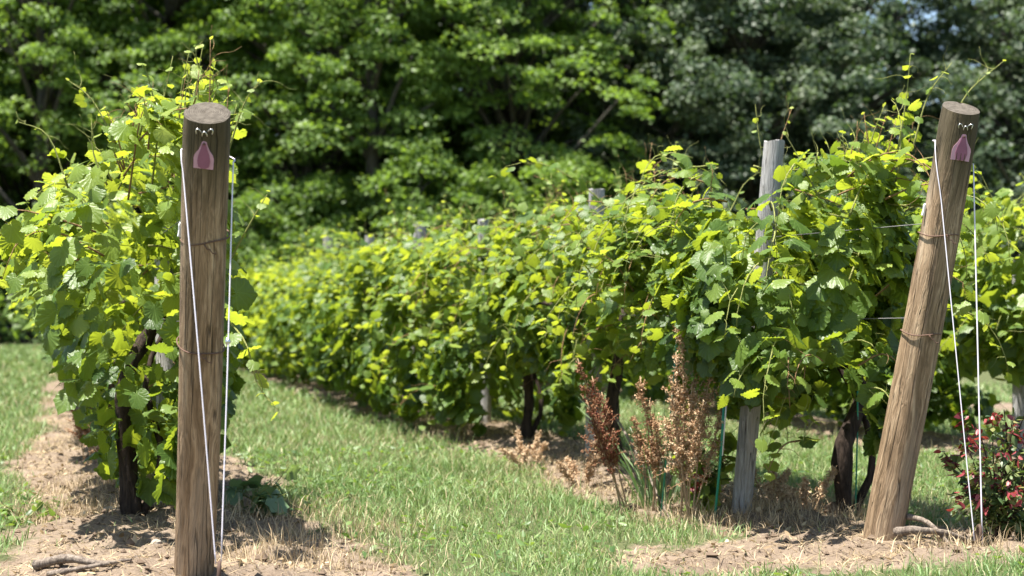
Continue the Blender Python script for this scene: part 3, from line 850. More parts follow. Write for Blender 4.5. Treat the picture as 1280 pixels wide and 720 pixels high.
# trellis wires
def trellis_wire(label, pts):
    mb = MB(); mb.tube(pts, .0017, 5); tag(mb.build('trellis_wire', M['wire'], None), label, 'wire', 'steel wires of the trellis')
def on_post(F, T, z): f = (z - F[2]) / (T[2] - F[2]); return F + (T - F) * f
for nm, z in (('lower', .93), ('upper', 1.31)):
    for F_, T_, X, lab in ((LF, LT, XL, 'row with the iron anchor ring'), (RF, RT, XR, 'row beside the red-leaved bush')):
        p0 = on_post(F_, T_, z); pts = [p0 + np.array([0, .07, 0])]
        for k in range(1, 12): pts.append(np.array([X, F_[1] + .6 + (k - 1) * 2.6, z - .012 * (k % 2)]))
        trellis_wire(f'{nm} steel trellis wire running through the {lab}', pts)

# ------------------------------------------------------------------ guy cords and anchors
def post_frame(root): return np.array(root.matrix_basis)
def anchor(label, p, ground_z):
    root = empty('ground_anchor', (p[0], p[1], ground_z)); tag(root, label, 'anchor', 'screw anchors of the end posts')
    h = p[2] - ground_z
    mb = MB(); mb.tube([(0, 0, -.1), (0, 0, h - .045)], .007, 8); mb.build('rod', M['dark_iron'], root)
    mb = MB(); pts = [(.004 * math.sin(k * .17), .016 * math.sin(k / 24 * 6.283), h - .012 + .034 * -math.cos(k / 24 * 6.283) + .0) for k in range(25)]
    mb.tube(pts, .0065, 8, cap=False); mb.build('eye', M['dark_iron'], root)
    return root
def guy(label, pts, r=.0022, group='white tie-down cords of the end posts'):
    mb = MB(); n = len(pts); mb.tube(pts, r, 6); return tag(mb.build('tie_down_cord', M['cord'], None), label, 'cord', group)
def around(root, z, f, a0, a1, n=7):
    """points on the surface of a post between two angles (0 faces the camera)"""
    Q = root.rotation_quaternion; b = np.array(root.location); out = []
    for k in range(n):
        t = a0 + (a1 - a0) * k / (n - 1)
        out.append(b + np.array(Q @ Vector((f * math.sin(t), -f * math.cos(t), z + .01 * math.cos(t)))))
    return out
def clear(root, pts, L, d0, d1):
    """lay a cord over the post: points inside the shaft are pushed out to its surface"""
    Q = root.rotation_quaternion; b = Vector(root.location); out = []
    for p in pts:
        q = Q.inverted() @ (Vector(p.tolist()) - b); rr = (d0 + (d1 - d0) * q.z / L) / 2 + .0105; m = math.hypot(q.x, q.y)
        if m < rr: q.x *= rr / m; q.y *= rr / m
        out.append(np.array(b + Q @ q))
    return out
bpy.context.view_layer.update()
ap = at(273, 712, 5.05); gza = gz1(ap[0], ap[1])
anchor('iron eye ring of a ground anchor under two white cords', ap, gza)
topz = Ll - .13
lp = around(pl, topz, .084, -1.3, -1.3, 2)[0]; rp = around(pl, topz - .02, .085, 1.4, 1.4, 2)[0]
ring = ap + np.array([0, 0, .018])
guy('white cord crossing the face of the end post down to the iron ring', around(pl, topz, .084, -3.0, -1.3, 12) + clear(pl, curve_pts([lp, lp * .5 + ring * .5 + np.array([-.004, -.02, 0]), ring + np.array([-.008, 0, 0])], 40)[1:], Ll, .138, .150))
guy('white cord hanging clear of the end post down to the iron ring', around(pl, topz - .02, .085, 3.1, 1.42) + curve_pts([rp, rp * .5 + ring * .5 + RGT * .006, ring + np.array([.008, 0, 0])], 14)[1:])
# knot and short tail on the free cord
kp = rp * .57 + ring * .43; kp = at(284, 427, float((kp - CAMP) @ FWD))
mb = MB(); mb.tube([kp + np.array([0, 0, -.012]), kp + np.array([.003, 0, 0]), kp + np.array([0, 0, .012])], [.004, .0095, .004], 8)
tag(mb.build('crimp_sleeve', M['steel'], None), 'small metal crimp on the free cord beside the end post', 'crimp')

a1 = at(1218, 676, 6.25); a2 = at(1228, 684, 6.28)
topz = Lr - .14
lp = around(pr, topz, .085, -1.3, -1.3, 2)[0]; rp = around(pr, topz - .07, .085, 1.4, 1.4, 2)[0]
e1 = np.array([a1[0], a1[1], gz1(a1[0], a1[1]) - .02]); 
guy('white cord crossing the face of the leaning end post beside the bush', around(pr, topz, .085, -3.0, -1.3, 10) + clear(pr, curve_pts([lp, lp * .5 + a1 * .5, a1], 40)[1:], Lr, .160, .150))
guy('pair of white cords hanging straight into the red-leaved bush', around(pr, topz - .07, .085, 3.1, 1.42) + curve_pts([rp, rp * .5 + a2 * .5, a2], 12)[1:], .003)
anc = (a1 + a2) / 2; gzz = gz1(anc[0], anc[1])
anchor('low dark iron anchor rod in the soil beside the red-leaved bush', np.array([anc[0], anc[1], max(anc[2], gzz + .06)]), gzz)

# ------------------------------------------------------------------ stakes, weeds, bush
def stake(label, p0, p1, r=.0055, mat='green_plastic', split=False):
    root = empty('plant_stake', np.asarray(p0).tolist()); tag(root, label, 'stake', 'thin green plant stakes under the vines')
    v = np.asarray(p1) - np.asarray(p0); mb = MB(); mb.tube([-.05 * v, v * .5 + np.array([.006, 0, 0]), v], r, 7); mb.build('rod', M[mat], root)
    if split:
        o = np.array([r * 2.0, -.004, 0]); mb = MB(); mb.tube([v * .45 + o, v * .98 + o], r * .6, 6); mb.build('white_edge', M['white_plastic'], root)
    return root
d_ = 7.55
stake('thin green stake standing among the dry dock weeds', np.r_[at(826, 632, d_)[:2], 0.02], at(850, 370, d_), .0038)
d_ = 7.3
stake('short green and white stake between dock weed and grey post', np.r_[at(893, 640, d_)[:2], 0.02], at(907, 470, d_), .006, split=True)
d_ = 7.5
stake('thin dark green stake beside the first vine trunk', np.r_[at(1069, 640, d_)[:2], 0.02], at(1072, 420, d_), .004)

def dock(label, base, tips, tint0, n=1):
    """dried dock: a few stems with side branches densely set with small papery seeds"""
    base = np.array(base); root = empty('dock_weed', base.tolist()); tag(root, label, 'weed', 'dried dock weeds')
    sP = []; sN = []; sS = []; sT = []
    for tip in tips:
        tip = np.asarray(tip) - base; L = np.linalg.norm(tip)
        pth = curve_pts([(random.uniform(-.03, .03), random.uniform(-.03, .03), -.03), tip * .5 + rng.normal(0, .012, 3), tip], 10)
        mb = MB(); mb.tube(pth, [.0045 - .0003 * i for i in range(10)], 5, tint=.75); 
        dirv = unit(tip)
        for k in range(30):
            t = random.uniform(.35, .97); p = np.asarray(pth[min(9, int(t * 9))]) * (1 - (t * 9 % 1)) + np.asarray(pth[min(9, int(t * 9) + 1)]) * (t * 9 % 1)
            l = .27 * (1.12 - t) * random.uniform(.6, 1.2) * L; d = unit(dirv * .9 + rng.normal(0, .6, 3))
            q = p + d * l; mb.tube([p, p * .5 + q * .5, q], [.0018, .0014, .001], 4, tint=.6)
            for j in range(int(26 * l / .1) + 6):
                u = random.random(); sP.append(p + (q - p) * u + rng.normal(0, .006, 3)); sN.append(rng.normal(0, 1, 3)); sS.append(random.uniform(.006, .013)); sT.append(tint0 + random.uniform(-.25, .3))
        for k in range(60):
            t = random.uniform(.5, 1); p = np.asarray(pth[min(9, int(t * 9))]); sP.append(p + rng.normal(0, .008, 3)); sN.append(rng.normal(0, 1, 3)); sS.append(.013); sT.append(tint0)
        mb.build('stem', M['dock'], root)
    N = np.array(sN); o = scatter('seeds', LEAF_OVAL, np.array(sP), frames(N, rng.normal(0, 1, N.shape)), np.array(sS) * 1.3, np.array(sT), M['dock'], root); o['kind'] = 'stuff'
def gp(px, py): 
    g_ = on_ground(px, py, .03); g_[2] = gz1(g_[0], g_[1]); return g_
b = gp(786, 636); d_ = float((b - CAMP) @ FWD)
dock('dark red dried dock weed leaning over beside the green stake', b, [at(722, 448, d_ - .1), at(740, 470, d_), at(752, 490, d_ + .05), at(733, 500, d_ - .15)], .12)
b = gp(856, 648); d_ = float((b - CAMP) @ FWD)
dock('tall tan dried dock weed standing upright by the grey post', b, [at(851, 408, d_), at(872, 430, d_ + .1), at(838, 470, d_ - .1), at(890, 455, d_), at(865, 480, d_ - .12), at(905, 500, d_ + .05), at(845, 440, d_), at(880, 500, d_ - .2), at(830, 520, d_)], .72)
b = gp(815, 636); d_ = float((b - CAMP) @ FWD)
dock('thin brown dried dock weed between the two larger docks', b, [at(800, 470, d_), at(822, 520, d_ - .1), at(790, 520, d_), at(812, 500, d_)], .55)

def tuft(name, label, cat, base, n, h, mat, spread, wid, tints, group=None, lean=.35):
    """a clump of long blades, every blade in one clump mesh"""
    base = np.array(base); V = []; F = []; T = []
    for k in range(n):
        a = random.uniform(0, 6.283); r = spread * math.sqrt(random.random()) * .35; hh = h * random.uniform(.45, 1.1)
        p = np.array([r * math.cos(a), r * math.sin(a), -.01]); d = np.array([math.cos(a + random.uniform(-.6, .6)) * lean * random.uniform(.2, 1.6), math.sin(a) * lean * random.uniform(.2, 1.6), 1])
        lat = unit(np.cross(d, rng.normal(0, 1, 3))) * wid / 2; bq = len(V); tt = random.uniform(*tints)
        for s in range(4):
            t = s / 3; c = p + d * hh * t + np.array([d[0], d[1], -.5]) * hh * .45 * t * t; w_ = lat * (1 - t * .85)
            V += [c - w_, c + w_]; T += [tt] * 2
        for s in range(3): F.append((bq + s * 2, bq + s * 2 + 1, bq + s * 2 + 3, bq + s * 2 + 2))
    m = np_mesh(name, np.array(V), np.array(F), np.array(T)); m.materials.append(M[mat])
    o = link(bpy.data.objects.new(name, m)); o.location = base.tolist()
    if label: tag(o, label, cat, group)
    return o
o = tuft('tall_grass', 'tall blue-green grass clump among the dock weeds', 'grass clump', gp(825, 630), 60, .62, 'blue_weed', .34, .012, (.1, 1)); o['kind'] = 'stuff'

def leafy(name, label, cat, base, stems, mats, lsize, nper, T=LEAF_OVAL, stem_mat='dark_stem', redtop=0, group=None, rad=.006, want=0):
    """a bush: stems from the base, leaves clustered to their outer parts"""
    base = np.array(base); root = empty(name, base.tolist()); tag(root, label, cat, group)
    A = {m: [[], [], [], []] for m in mats}
    for tip in stems:
        tip = np.asarray(tip) - base
        pth = curve_pts([(random.uniform(-.04, .04), random.uniform(-.04, .04), -.02), tip * .45 + rng.normal(0, .03, 3) + np.array([0, 0, .03]), tip], 9)
        mb = MB(); mb.tube(pth, [rad * (1 - .08 * i) for i in range(9)], 6, rough=.1)
        tw = [pth]
        for k in range(4):
            i = random.randint(2, 7); q = pth[i] + unit(rng.normal(0, 1, 3) + np.array([0, 0, .7])) * random.uniform(.06, .16)
            t = [pth[i], (pth[i] + q) / 2 + rng.normal(0, .008, 3), q]; mb.tube(t, [rad * .5, rad * .35, rad * .2], 5); tw.append(t)
        mb.build('stem', M[stem_mat], root)
        for j in range(nper):
            t = random.choice(tw + [pth]); i = random.uniform(.15 if t is pth else 0, .999) ** .7 * (len(t) - 1); k = min(int(i), len(t) - 2)
            p = np.asarray(t[k]) * (1 - (i - k)) + np.asarray(t[k + 1]) * (i - k)
            n_ = rng.normal(0, .6, 3) + np.array([0, 0, .8]); hrel = p[2] / (max(x[2] for x in pth) + 1e-6)
            m = mats[1] if len(mats) > 1 and random.random() < redtop * max(0, (hrel - .62) / .38) ** .8 else mats[0]
            a = A[m]; a[0].append(p + rng.normal(0, .012, 3)); a[1].append(n_); a[2].append(lsize * random.uniform(.6, 1.3)); a[3].append(random.uniform(0, 1))
    for m, (P, N, S, Tt) in A.items():
        if not P: continue
        P = np.array(P); N = np.array(N); S = np.array(S); Tt = np.array(Tt); FR = frames(N, unit(np.c_[P[:, :2], np.full(len(P), -.1)]) + rng.normal(0, .5, P.shape))
        if want:
            s = pick_visible(P + base, S, want); leaf_objects(name + m, T, P[s] + base, FR[s], S[s], Tt[s], M[m], root)
            k = np.ones(len(P), bool); k[s] = False; P, FR, S, Tt = P[k], FR[k], S[k], Tt[k]
        if len(P):
            o = scatter('foliage', T, P, FR, S, Tt, M[m], root); o['kind'] = 'stuff'
    return root
b = gp(1252, 682); d_ = float((b - CAMP) @ FWD)
leafy('red_leaved_bush', 'bush with dark red young leaves over green ones, beside the leaning post', 'bush', b,
      [at(px, py, d_ + random.uniform(-.22, .22)) for px, py in ((1180, 566), (1190, 585), (1205, 545), (1222, 530), (1240, 518), (1255, 512), (1268, 520), (1285, 508), (1300, 516), (1320, 530), (1212, 600), (1232, 570), (1260, 560), (1282, 570), (1305, 590), (1225, 620), (1275, 610), (1245, 600))],
      ('bush_leaf', 'red_leaf'), .040, 95, redtop=.62, want=140, rad=.0055)
b = gp(880, 640); d_ = float((b - CAMP) @ FWD)
leafy('young_vine', 'low young vine with bright leaves and a few red ones beside the grey post', 'vine', b,
      [at(px, py, d_ + random.uniform(-.1, .1)) for px, py in ((862, 575), (880, 560), (900, 545), (915, 575), (870, 600), (895, 590))], ('vine_leaf',), .075, 12, T=LEAF_HI, stem_mat='green_cane', want=60)
b = gp(868, 638)
leafy('red_sprout', 'small red-leaved sprout at the foot of the bright young vine', 'sprout', b, [at(862, 600, d_ - .1), at(878, 606, d_ - .1)], ('red_leaf',), .05, 9, stem_mat='green_cane')
b = gp(308, 640); d_ = float((b - CAMP) @ FWD)
leafy('thistle_weed', 'pale blue-green broad-leaved weed beside the free white cord', 'weed', b, [at(352, 604, d_), at(330, 622, d_ - .1), at(300, 610, d_), at(286, 596, d_), at(345, 628, d_ - .15)], ('blue_weed',), .085, 7, T=LEAF_MID, stem_mat='green_cane', want=30)
b = gp(30, 645); d_ = float((b - CAMP) @ FWD)
leafy('creeping_weed', 'low green creeping weed at the edge of the bare soil', 'weed', b, [at(10, 640, d_), at(52, 660, d_ - .1), at(75, 668, d_ - .2), at(20, 655, d_ - .2), at(40, 672, d_ - .3)], ('weed_leaf',), .05, 16, stem_mat='green_cane')
for k, (px, py, lab) in enumerate(((660, 588, 'tan dry weed between the paired vine trunks and the dock'), (730, 604, 'low tan weed at the foot of the dark red dock'), (965, 636, 'thin tan dry weed between grey line post and first vine trunk'), (1010, 640, 'wiry tan dry weed close by the first vine trunk'))):
    b = gp(px, py); d_ = float((b - CAMP) @ FWD)
    dock(lab, b, [at(px - 30 + 15 * j + random.uniform(-8, 8), py - random.uniform(20, 65), d_ + random.uniform(-.2, .2)) for j in range(5)], (.9, .8, .95, 1)[k])
# dry brown weeds round the first vine of the row with the iron ring
for k, (px, py, lab) in enumerate(((112, 560, 'reddish dry weed at the edge of the bare track'), (140, 590, 'tangled brown dry weed under the vine by the track'), (165, 575, 'straw-brown dry weed against the vine trunk'))):
    b = gp(px, py + 22); d_ = float((b - CAMP) @ FWD)
    dock(lab, b, [at(px - 26 + 14 * j, py - 62 + random.uniform(-15, 15), d_ + random.uniform(-.15, .15)) for j in range(4)], (.35, .6, .9)[k])

# ------------------------------------------------------------------ dead branches, stones
def stick(label, pts, r, cat='branch', name='dead_branch'):
    mb = MB(); q = curve_pts(pts, 16); mb.tube(q, [r * (1 - .6 * i / 15) * random.uniform(.88, 1.1) for i in range(16)], 8, rough=.1)
    return tag(mb.build(name, M['dead_wood'], None), label, cat, 'dead branches on the bare soil')
def gpz(px, py, dz): p = gp(px, py); p[2] += dz; return p
stick('grey dead branch arching over the soil from the leaning post', [gpz(1098, 672, .10), gpz(1125, 674, .11), gpz(1160, 680, .08), gpz(1192, 686, .0)], .018)
stick('long grey dead branch lying on the soil below the arched one', [gpz(1120, 682, .05), gpz(1145, 685, .05), gpz(1185, 683, .045), gpz(1216, 681, .02)], .019)
stick('dark dead branch on the soil before the iron ring row', [gpz(45, 708, .02), gpz(85, 712, .03), gpz(130, 714, .03), gpz(175, 706, .01)], .020)
stick('thin dead twig alongside the dark dead branch', [gpz(60, 717, .02), gpz(110, 719, .03), gpz(165, 716, .01)], .012)
stick('bent brown twig lying under the dock weeds', [gpz(770, 590, .28), gpz(800, 615, .2), gpz(830, 640, .04), gpz(842, 648, 0)], .008)

def rock(name, label, cat, p, s, mat, group, flat=.6):
    bm_v = []; n, k = 10, 6; mb = MB(); V = []; F = []
    sd = random.uniform(0, 50)
    for j in range(k + 1):
        ph = math.pi * j / k
        for i in range(n):
            t = 2 * math.pi * i / n; v = np.array([math.sin(ph) * math.cos(t), math.sin(ph) * math.sin(t), math.cos(ph)])
            q = v * (1 + .55 * (float(vnoise(v[None] + sd, 1.6, 5)[0]) - .5)); V.append((q[0] * s, q[1] * s * .8, q[2] * s * flat))
    for j in range(k):
        for i in range(n): F.append((j * n + i, j * n + (i + 1) % n, (j + 1) * n + (i + 1) % n, (j + 1) * n + i))
    mb.add(V, F); o = mb.build(name, M[mat], None, False); o.location = (p[0], p[1], p[2] + s * flat * .35); o.rotation_euler = (0, 0, random.uniform(0, 6))
    return tag(o, label, cat, group)
rock('stone', 'pale stone on the bare soil before the vine by the iron ring', 'stone', gp(140, 645), .040, 'stone', 'stones on the soil')
rock('stone', 'small pale stone half buried next to the dark dead branch', 'stone', gp(196, 690), .026, 'stone', 'stones on the soil')
rock('soil_clod', 'dark soil clod at the foot of the red-leaved bush', 'clod', gp(1226, 676), .042, 'clod', 'clods of soil', .8)
rock('soil_clod', 'dark crumbly clod at the foot of the first vine trunk', 'clod', gp(1046, 640), .055, 'clod', 'clods of soil', .8)
rock('soil_clod', 'grey clod below the bent twig under the dock weeds', 'clod', gp(836, 640), .04, 'clod', 'clods of soil', .7)
rock('soil_clod', 'brown clod below the dark red dock weed', 'clod', gp(792, 634), .035, 'clod', 'clods of soil', .7)

# loose crumbs of soil
def crumbs():
    n = 13000; x = rng.uniform(-1.2, 5.2, n); y = rng.uniform(4.2, 12, n); d = dirt_mask(x, y); k = d > .75; x, y = x[k], y[k]; n = len(x)
    O = np.array([(1, 0, 0), (-1, 0, 0), (0, 1, 0), (0, -1, 0), (0, 0, 1), (0, 0, -1)], float); F = np.array([(0, 2, 4), (2, 1, 4), (1, 3, 4), (3, 0, 4), (2, 0, 5), (1, 2, 5), (3, 1, 5), (0, 3, 5)])
    s = .004 + rng.exponential(.004, n).clip(0, .025); V = O[None] * s[:, None, None] * rng.uniform(.55, 1.3, (n, 6, 1)); a = rng.uniform(0, 6.28, n)
    c, si = np.cos(a)[:, None], np.sin(a)[:, None]; V = np.stack([V[..., 0] * c - V[..., 1] * si, V[..., 0] * si + V[..., 1] * c, V[..., 2] * .8], -1)
    V += np.c_[x, y, gz(x, y) + s * .3][:, None, :]
    m = np_mesh('soil_crumbs', V.reshape(-1, 3), (F[None] + (np.arange(n) * 6)[:, None, None]).reshape(-1, 3), smooth=False); m.materials.append(M['clod'])
    o = link(bpy.data.objects.new('soil_crumbs', m)); tag(o, 'loose crumbs of dry soil scattered over the bare strips', 'soil'); o['kind'] = 'stuff'
crumbs()

# ------------------------------------------------------------------ grass and straw
def blades(name, label, cat, x, y, h, wd, tint, lean, mat, flat=False):
    n = len(x); z = gz(x, y); a = rng.uniform(0, 6.283, n); b = rng.uniform(0, 6.283, n)
    dirv = np.c_[np.cos(a), np.sin(a)]; lat = np.c_[-np.sin(b), np.cos(b), np.zeros(n)] * wd[:, None] / 2
    P = np.c_[x, y, z - .004]; V = []
    ln = lean * rng.uniform(.2, 1.6, n)
    up = np.where(flat, rng.uniform(.02, .6, n) * rng.random(n), 1.0)
    p1 = P + np.c_[dirv * (h * ln * .4)[:, None], h * .55 * up]
    p2 = P + np.c_[dirv * (h * ln)[:, None], h * (1 - .25 * ln.clip(0, 1.5)) * up + (.006 if flat else 0)]
    V = np.stack([P - lat, P + lat, p1 - lat * .8, p1 + lat * .8, p2], 1)
    F = np.array([(0, 1, 3), (0, 3, 2), (2, 3, 4)])
    T = np.repeat(tint, 5)
    m = np_mesh(name, V.reshape(-1, 3), (F[None] + (np.arange(n) * 5)[:, None, None]).reshape(-1, 3), T); m.materials.append(M[mat])
    o = link(bpy.data.objects.new(name, m)); tag(o, label, cat); o['kind'] = 'stuff'; return o

def in_view(x, y, mx=140):
    px, py, d = project(np.c_[x, y, np.zeros(len(x))]); return (d > 3) & (px > -mx) & (px < 1280 + mx) & (py < 800)
def grass():
    X = []; Y = []; H = []; W = []
    for y0, y1, dens, hh, ww in ((4.2, 7, 3600, .070, .0042), (7, 10, 2400, .075, .005), (10, 16, 900, .08, .008), (16, 26, 320, .09, .015), (26, 44, 130, .10, .026)):
        x0, x1 = -5.5, min(11, y1 * .85); n = int((x1 - x0) * (y1 - y0) * dens)
        x = rng.uniform(x0, x1, n); y = rng.uniform(y0, y1, n); k = in_view(x, y, 430); x, y = x[k], y[k]
        dm = dirt_mask(x, y); cl = fbm(np.c_[x, y], 2.2, 51); c2 = vnoise(np.c_[x, y], 9, 55)
        k = rng.random(len(x)) > np.clip(dm * 1.5 - .05, 0, .985) + .55 * (c2 < .3)
        x, y, cl, dm = x[k], y[k], cl[k], dm[k]
        X.append(x); Y.append(y); H.append(hh * .86 * (.4 + 1.1 * cl) * rng.uniform(.5, 1.4, len(x)) * (1 - .4 * dm)); W.append(np.full(len(x), ww) * rng.uniform(.6, 1.3, len(x)))
    x = np.hstack(X); y = np.hstack(Y); h = np.hstack(H); wd = np.hstack(W)
    t = .22 + .5 * fbm(np.c_[x, y], 1.4, 61) * 1.0 + rng.normal(0, .13, len(x)); t = np.where(rng.random(len(x)) < .13, rng.uniform(.85, 1, len(x)), t)
    t = np.clip(t + .25 * dirt_mask(x, y), 0, 1)
    blades('grass', 'short mown green grass with dry tips between the vine rows', 'grass', x, y, h, wd, t, .7, 'grass')
    # seed stalks and taller dry stems standing out of the sward
    n = 2200; x = rng.uniform(-1, 6, n); y = rng.uniform(4.5, 13, n); k = (dirt_mask(x, y) < .5) & in_view(x, y, 60); x, y = x[k], y[k]
    blades('seed_stalks', 'sparse pale seed stalks standing out of the mown grass', 'grass', x, y, rng.uniform(.08, .17, len(x)), np.full(len(x), .0035), rng.uniform(.7, 1, len(x)), .3, 'grass')
grass()
def straw():
    n = 260000; x = rng.uniform(-2.2, 6.2, n); y = rng.uniform(4.2, 16, n); k = in_view(x, y, 100); x, y = x[k], y[k]
    d = dirt_mask(x, y); cl = fbm(np.c_[x, y], 2.6, 71); k = rng.random(len(x)) < np.clip(d * 1.0, .06, 1) * np.clip((cl - .24) * 4, .15, 1); x, y = x[k], y[k]
    blades('straw', 'dry straw lying loose over the bare soil strips', 'straw', x, y, rng.uniform(.03, .11, len(x)), np.full(len(x), .0042) * rng.uniform(.5, 1.5, len(x)), rng.uniform(.3, 1, len(x)), 1.0, 'straw', True)
    # upright dry tufts along the rows
    n = 9000; c = []
    spots = [(gp(px, py), s) for px, py, s in ((350, 660, .22), (420, 690, .22), (385, 640, .2), (300, 640, .2), (330, 690, .2), (450, 660, .15), (150, 610, .22), (120, 640, .2), (95, 560, .25), (80, 500, .3), (100, 610, .2), (700, 590, .3), (760, 612, .3), (650, 575, .3), (830, 640, .25), (960, 645, .25), (1010, 640, .3), (985, 625, .3), (1040, 650, .25), (1080, 630, .2), (900, 650, .2), (1200, 640, .25), (1165, 640, .2), (1240, 690, .2), (60, 640, .2), (560, 545, .3), (480, 510, .4))]
    xs = []; ys = []
    for p, s in spots:
        k = 380; xs.append(p[0] + rng.normal(0, s, k)); ys.append(p[1] + rng.normal(0, s * .8, k))
    x = np.hstack(xs); y = np.hstack(ys)
    blades('dry_grass', 'upright dry tan grass tufts along the feet of the rows', 'grass', x, y, rng.uniform(.025, .13, len(x)) * rng.uniform(.5, 1.2, len(x)), rng.uniform(.002, .004, len(x)), rng.uniform(.35, 1, len(x)), .6, 'straw')
straw()
# broad-leaved clover and dandelion leaves in the sward
def broad():
    n = 6500; x = rng.uniform(-1, 5.5, n); y = rng.uniform(4.4, 11, n); cl = fbm(np.c_[x, y], 1.8, 81)
    k = (dirt_mask(x, y) < .55) & in_view(x, y, 60) & (cl > .44); x, y = x[k], y[k]; n = len(x)
    N = np.c_[rng.normal(0, .5, (n, 2)), np.full(n, 1.0)]
    o = scatter('clover', LEAF_OVAL, np.c_[x, y, gz(x, y) + rng.uniform(.012, .05, n)], frames(N, rng.normal(0, 1, (n, 3))), rng.uniform(.025, .06, n), rng.random(n), M['weed_leaf'])
    tag(o, 'clover and dandelion leaves low in the mown grass', 'clover'); o['kind'] = 'stuff'
broad()
def litter():
    n = 9000; x = rng.uniform(-1.6, 5.6, n); y = rng.uniform(4.3, 13, n); k = (dirt_mask(x, y) > .6) & in_view(x, y, 60) & (fbm(np.c_[x, y], 2.0, 85) > .42); x, y = x[k], y[k]; n = len(x)
    N = np.c_[rng.normal(0, .55, (n, 2)), np.full(n, 1.0)]
    o = scatter('leaf_litter', LEAF_OVAL, np.c_[x, y, gz(x, y) + rng.uniform(.003, .015, n)], frames(N, rng.normal(0, 1, (n, 3))), rng.uniform(.012, .045, n), rng.random(n) ** 1.5, M['straw'])
    tag(o, 'brown dead leaf litter scattered on the bare soil strips', 'leaf litter'); o['kind'] = 'stuff'
litter()

# ------------------------------------------------------------------ trees
def tree_parts(kind, H, R, seed, nspray, per, zlow, lsize):
    """trunk and crown meshes of one tree kind"""
    random.seed(seed)
    lr = np.random.default_rng(seed)
    mb = MB(); k = 10
    trunk = curve_pts([(0, 0, -.3), (lr.normal(0, .15), lr.normal(0, .15), H * .3), (lr.normal(0, .3), lr.normal(0, .3), H * .6), (lr.normal(0, .3), 0, H * .93)], k)
    r0 = H * .017
    mb.tube(trunk, [r0 * (1.25 if i == 0 else 1) * (1 - .88 * i / (k - 1)) for i in range(k)], 10, rough=.06)
    P = []; N = []; S = []; T = []
    C = []
    for s in range(nspray):
        h = lr.beta(1.2, 1.15); z = zlow + (H - zlow) * h
        prof = (math.sin(math.pi * min(1, .16 + .84 * h) ** .8)) ** .6 if h < 1 else .1
        a = lr.uniform(0, 6.283); lob = .78 + .35 * math.sin(a * 3 + z * .9 + seed) * math.sin(z * 1.1 + seed)
        rr = R * max(.12, prof) * lob * (.45 + .62 * math.sqrt(lr.random()))
        C.append((rr * math.cos(a), rr * math.sin(a), z, a, rr))
    for i, (x, y, z, a, rr) in enumerate(C):
        if i % 5 == 0:
            zs = max(.8, z - rr * .45); j = min(k - 2, int(zs / (H * .93) * (k - 1))); t = np.asarray(trunk[j])
            e = np.array([x, y, z - .1]); mid = (t + e) / 2 + np.array([0, 0, .25])
            mb.tube(curve_pts([t, mid, e], 6), [r0 * .42 * (1 - .16 * q) for q in range(6)], 6)
        n = int(per * lr.uniform(.6, 1.4))
        out = np.array([math.cos(a), math.sin(a), 0])
        if kind == 'tier':
            rad = lr.uniform(.35, .85); rho = np.sqrt(lr.random(n)) * rad; th = lr.uniform(0, 6.283, n)
            lx = rho * np.cos(th); ly = rho * np.sin(th) * .8
            nrm = unit(np.array([0, 0, 1]) + out * lr.uniform(.15, .6)); u = unit(np.cross(nrm, [0, 0, 1]) + 1e-6); v = np.cross(nrm, u)
            pp = np.array([x, y, z]) + lx[:, None] * u + ly[:, None] * v + np.outer(-.28 * (rho / rad) ** 2 * rad * lr.uniform(.5, 1.4) + lr.normal(0, .06, n), [0, 0, 1])
            nn = nrm * .9 + np.c_[lr.normal(0, .55, (n, 3))] + np.array([0, 0, .1])
            base_t = lr.uniform(.3, .75)
        else:
            rad = lr.uniform(.35, .8); d = unit(lr.normal(0, 1, (n, 3))); d[:, 2] = np.abs(d[:, 2]) * 1.1 - .35
            pp = np.array([x, y, z]) + d * rad * lr.uniform(.55, 1.05, (n, 1)) * np.array([1, 1, .8])
            nn = d + lr.normal(0, .5, (n, 3)) + np.array([0, 0, .5]); base_t = lr.uniform(.2, .8)
        P.append(pp); N.append(nn); S.append(lsize * lr.uniform(.6, 1.3, n)); T.append(np.clip(base_t + lr.normal(0, .13, n), 0, 1))
    P = np.vstack(P); N = np.vstack(N); S = np.hstack(S); T = np.hstack(T)
    tip = np.c_[P[:, 0], P[:, 1], np.full(len(P), -1.2)] * .3 + lr.normal(0, .6, P.shape)
    return mb, P, frames(N, tip), S, T

TREES = {}
def tree_mesh(key, *args):
    mb, P, FR, S, T = tree_parts(*args)
    tm = mb.mesh('trunk'); tm.materials.append(M['tree_bark'])
    o = scatter('crown', LEAF_TREE, P, FR, S, T, M['maple_leaf' if args[0] == 'tier' or key == 'bare' else 'oak_leaf'], uv=False)
    cm = o.data; bpy.data.objects.remove(o); TREES[key] = (tm, cm)
tree_mesh('maple_a', 'tier', 15, 4.6, 1, 680, 115, 1.0, .125)
tree_mesh('maple_b', 'tier', 13.5, 4.2, 2, 600, 115, .9, .125)
tree_mesh('maple_c', 'tier', 16, 4.4, 3, 640, 115, 2.0, .125)
tree_mesh('oak_a', 'ball', 15, 4.8, 4, 620, 115, 1.4, .115)
tree_mesh('oak_b', 'ball', 13, 4.3, 5, 540, 115, 1.2, .115)
tree_mesh('sapling', 'tier', 5.2, 2.0, 6, 150, 100, .4, .11)
tree_mesh('tall', 'ball', 19, 5.2, 7, 300, 90, 2.0, .24)

tree_mesh('bare', 'ball', 16, 3.0, 8, 330, 115, 5.4, .115)

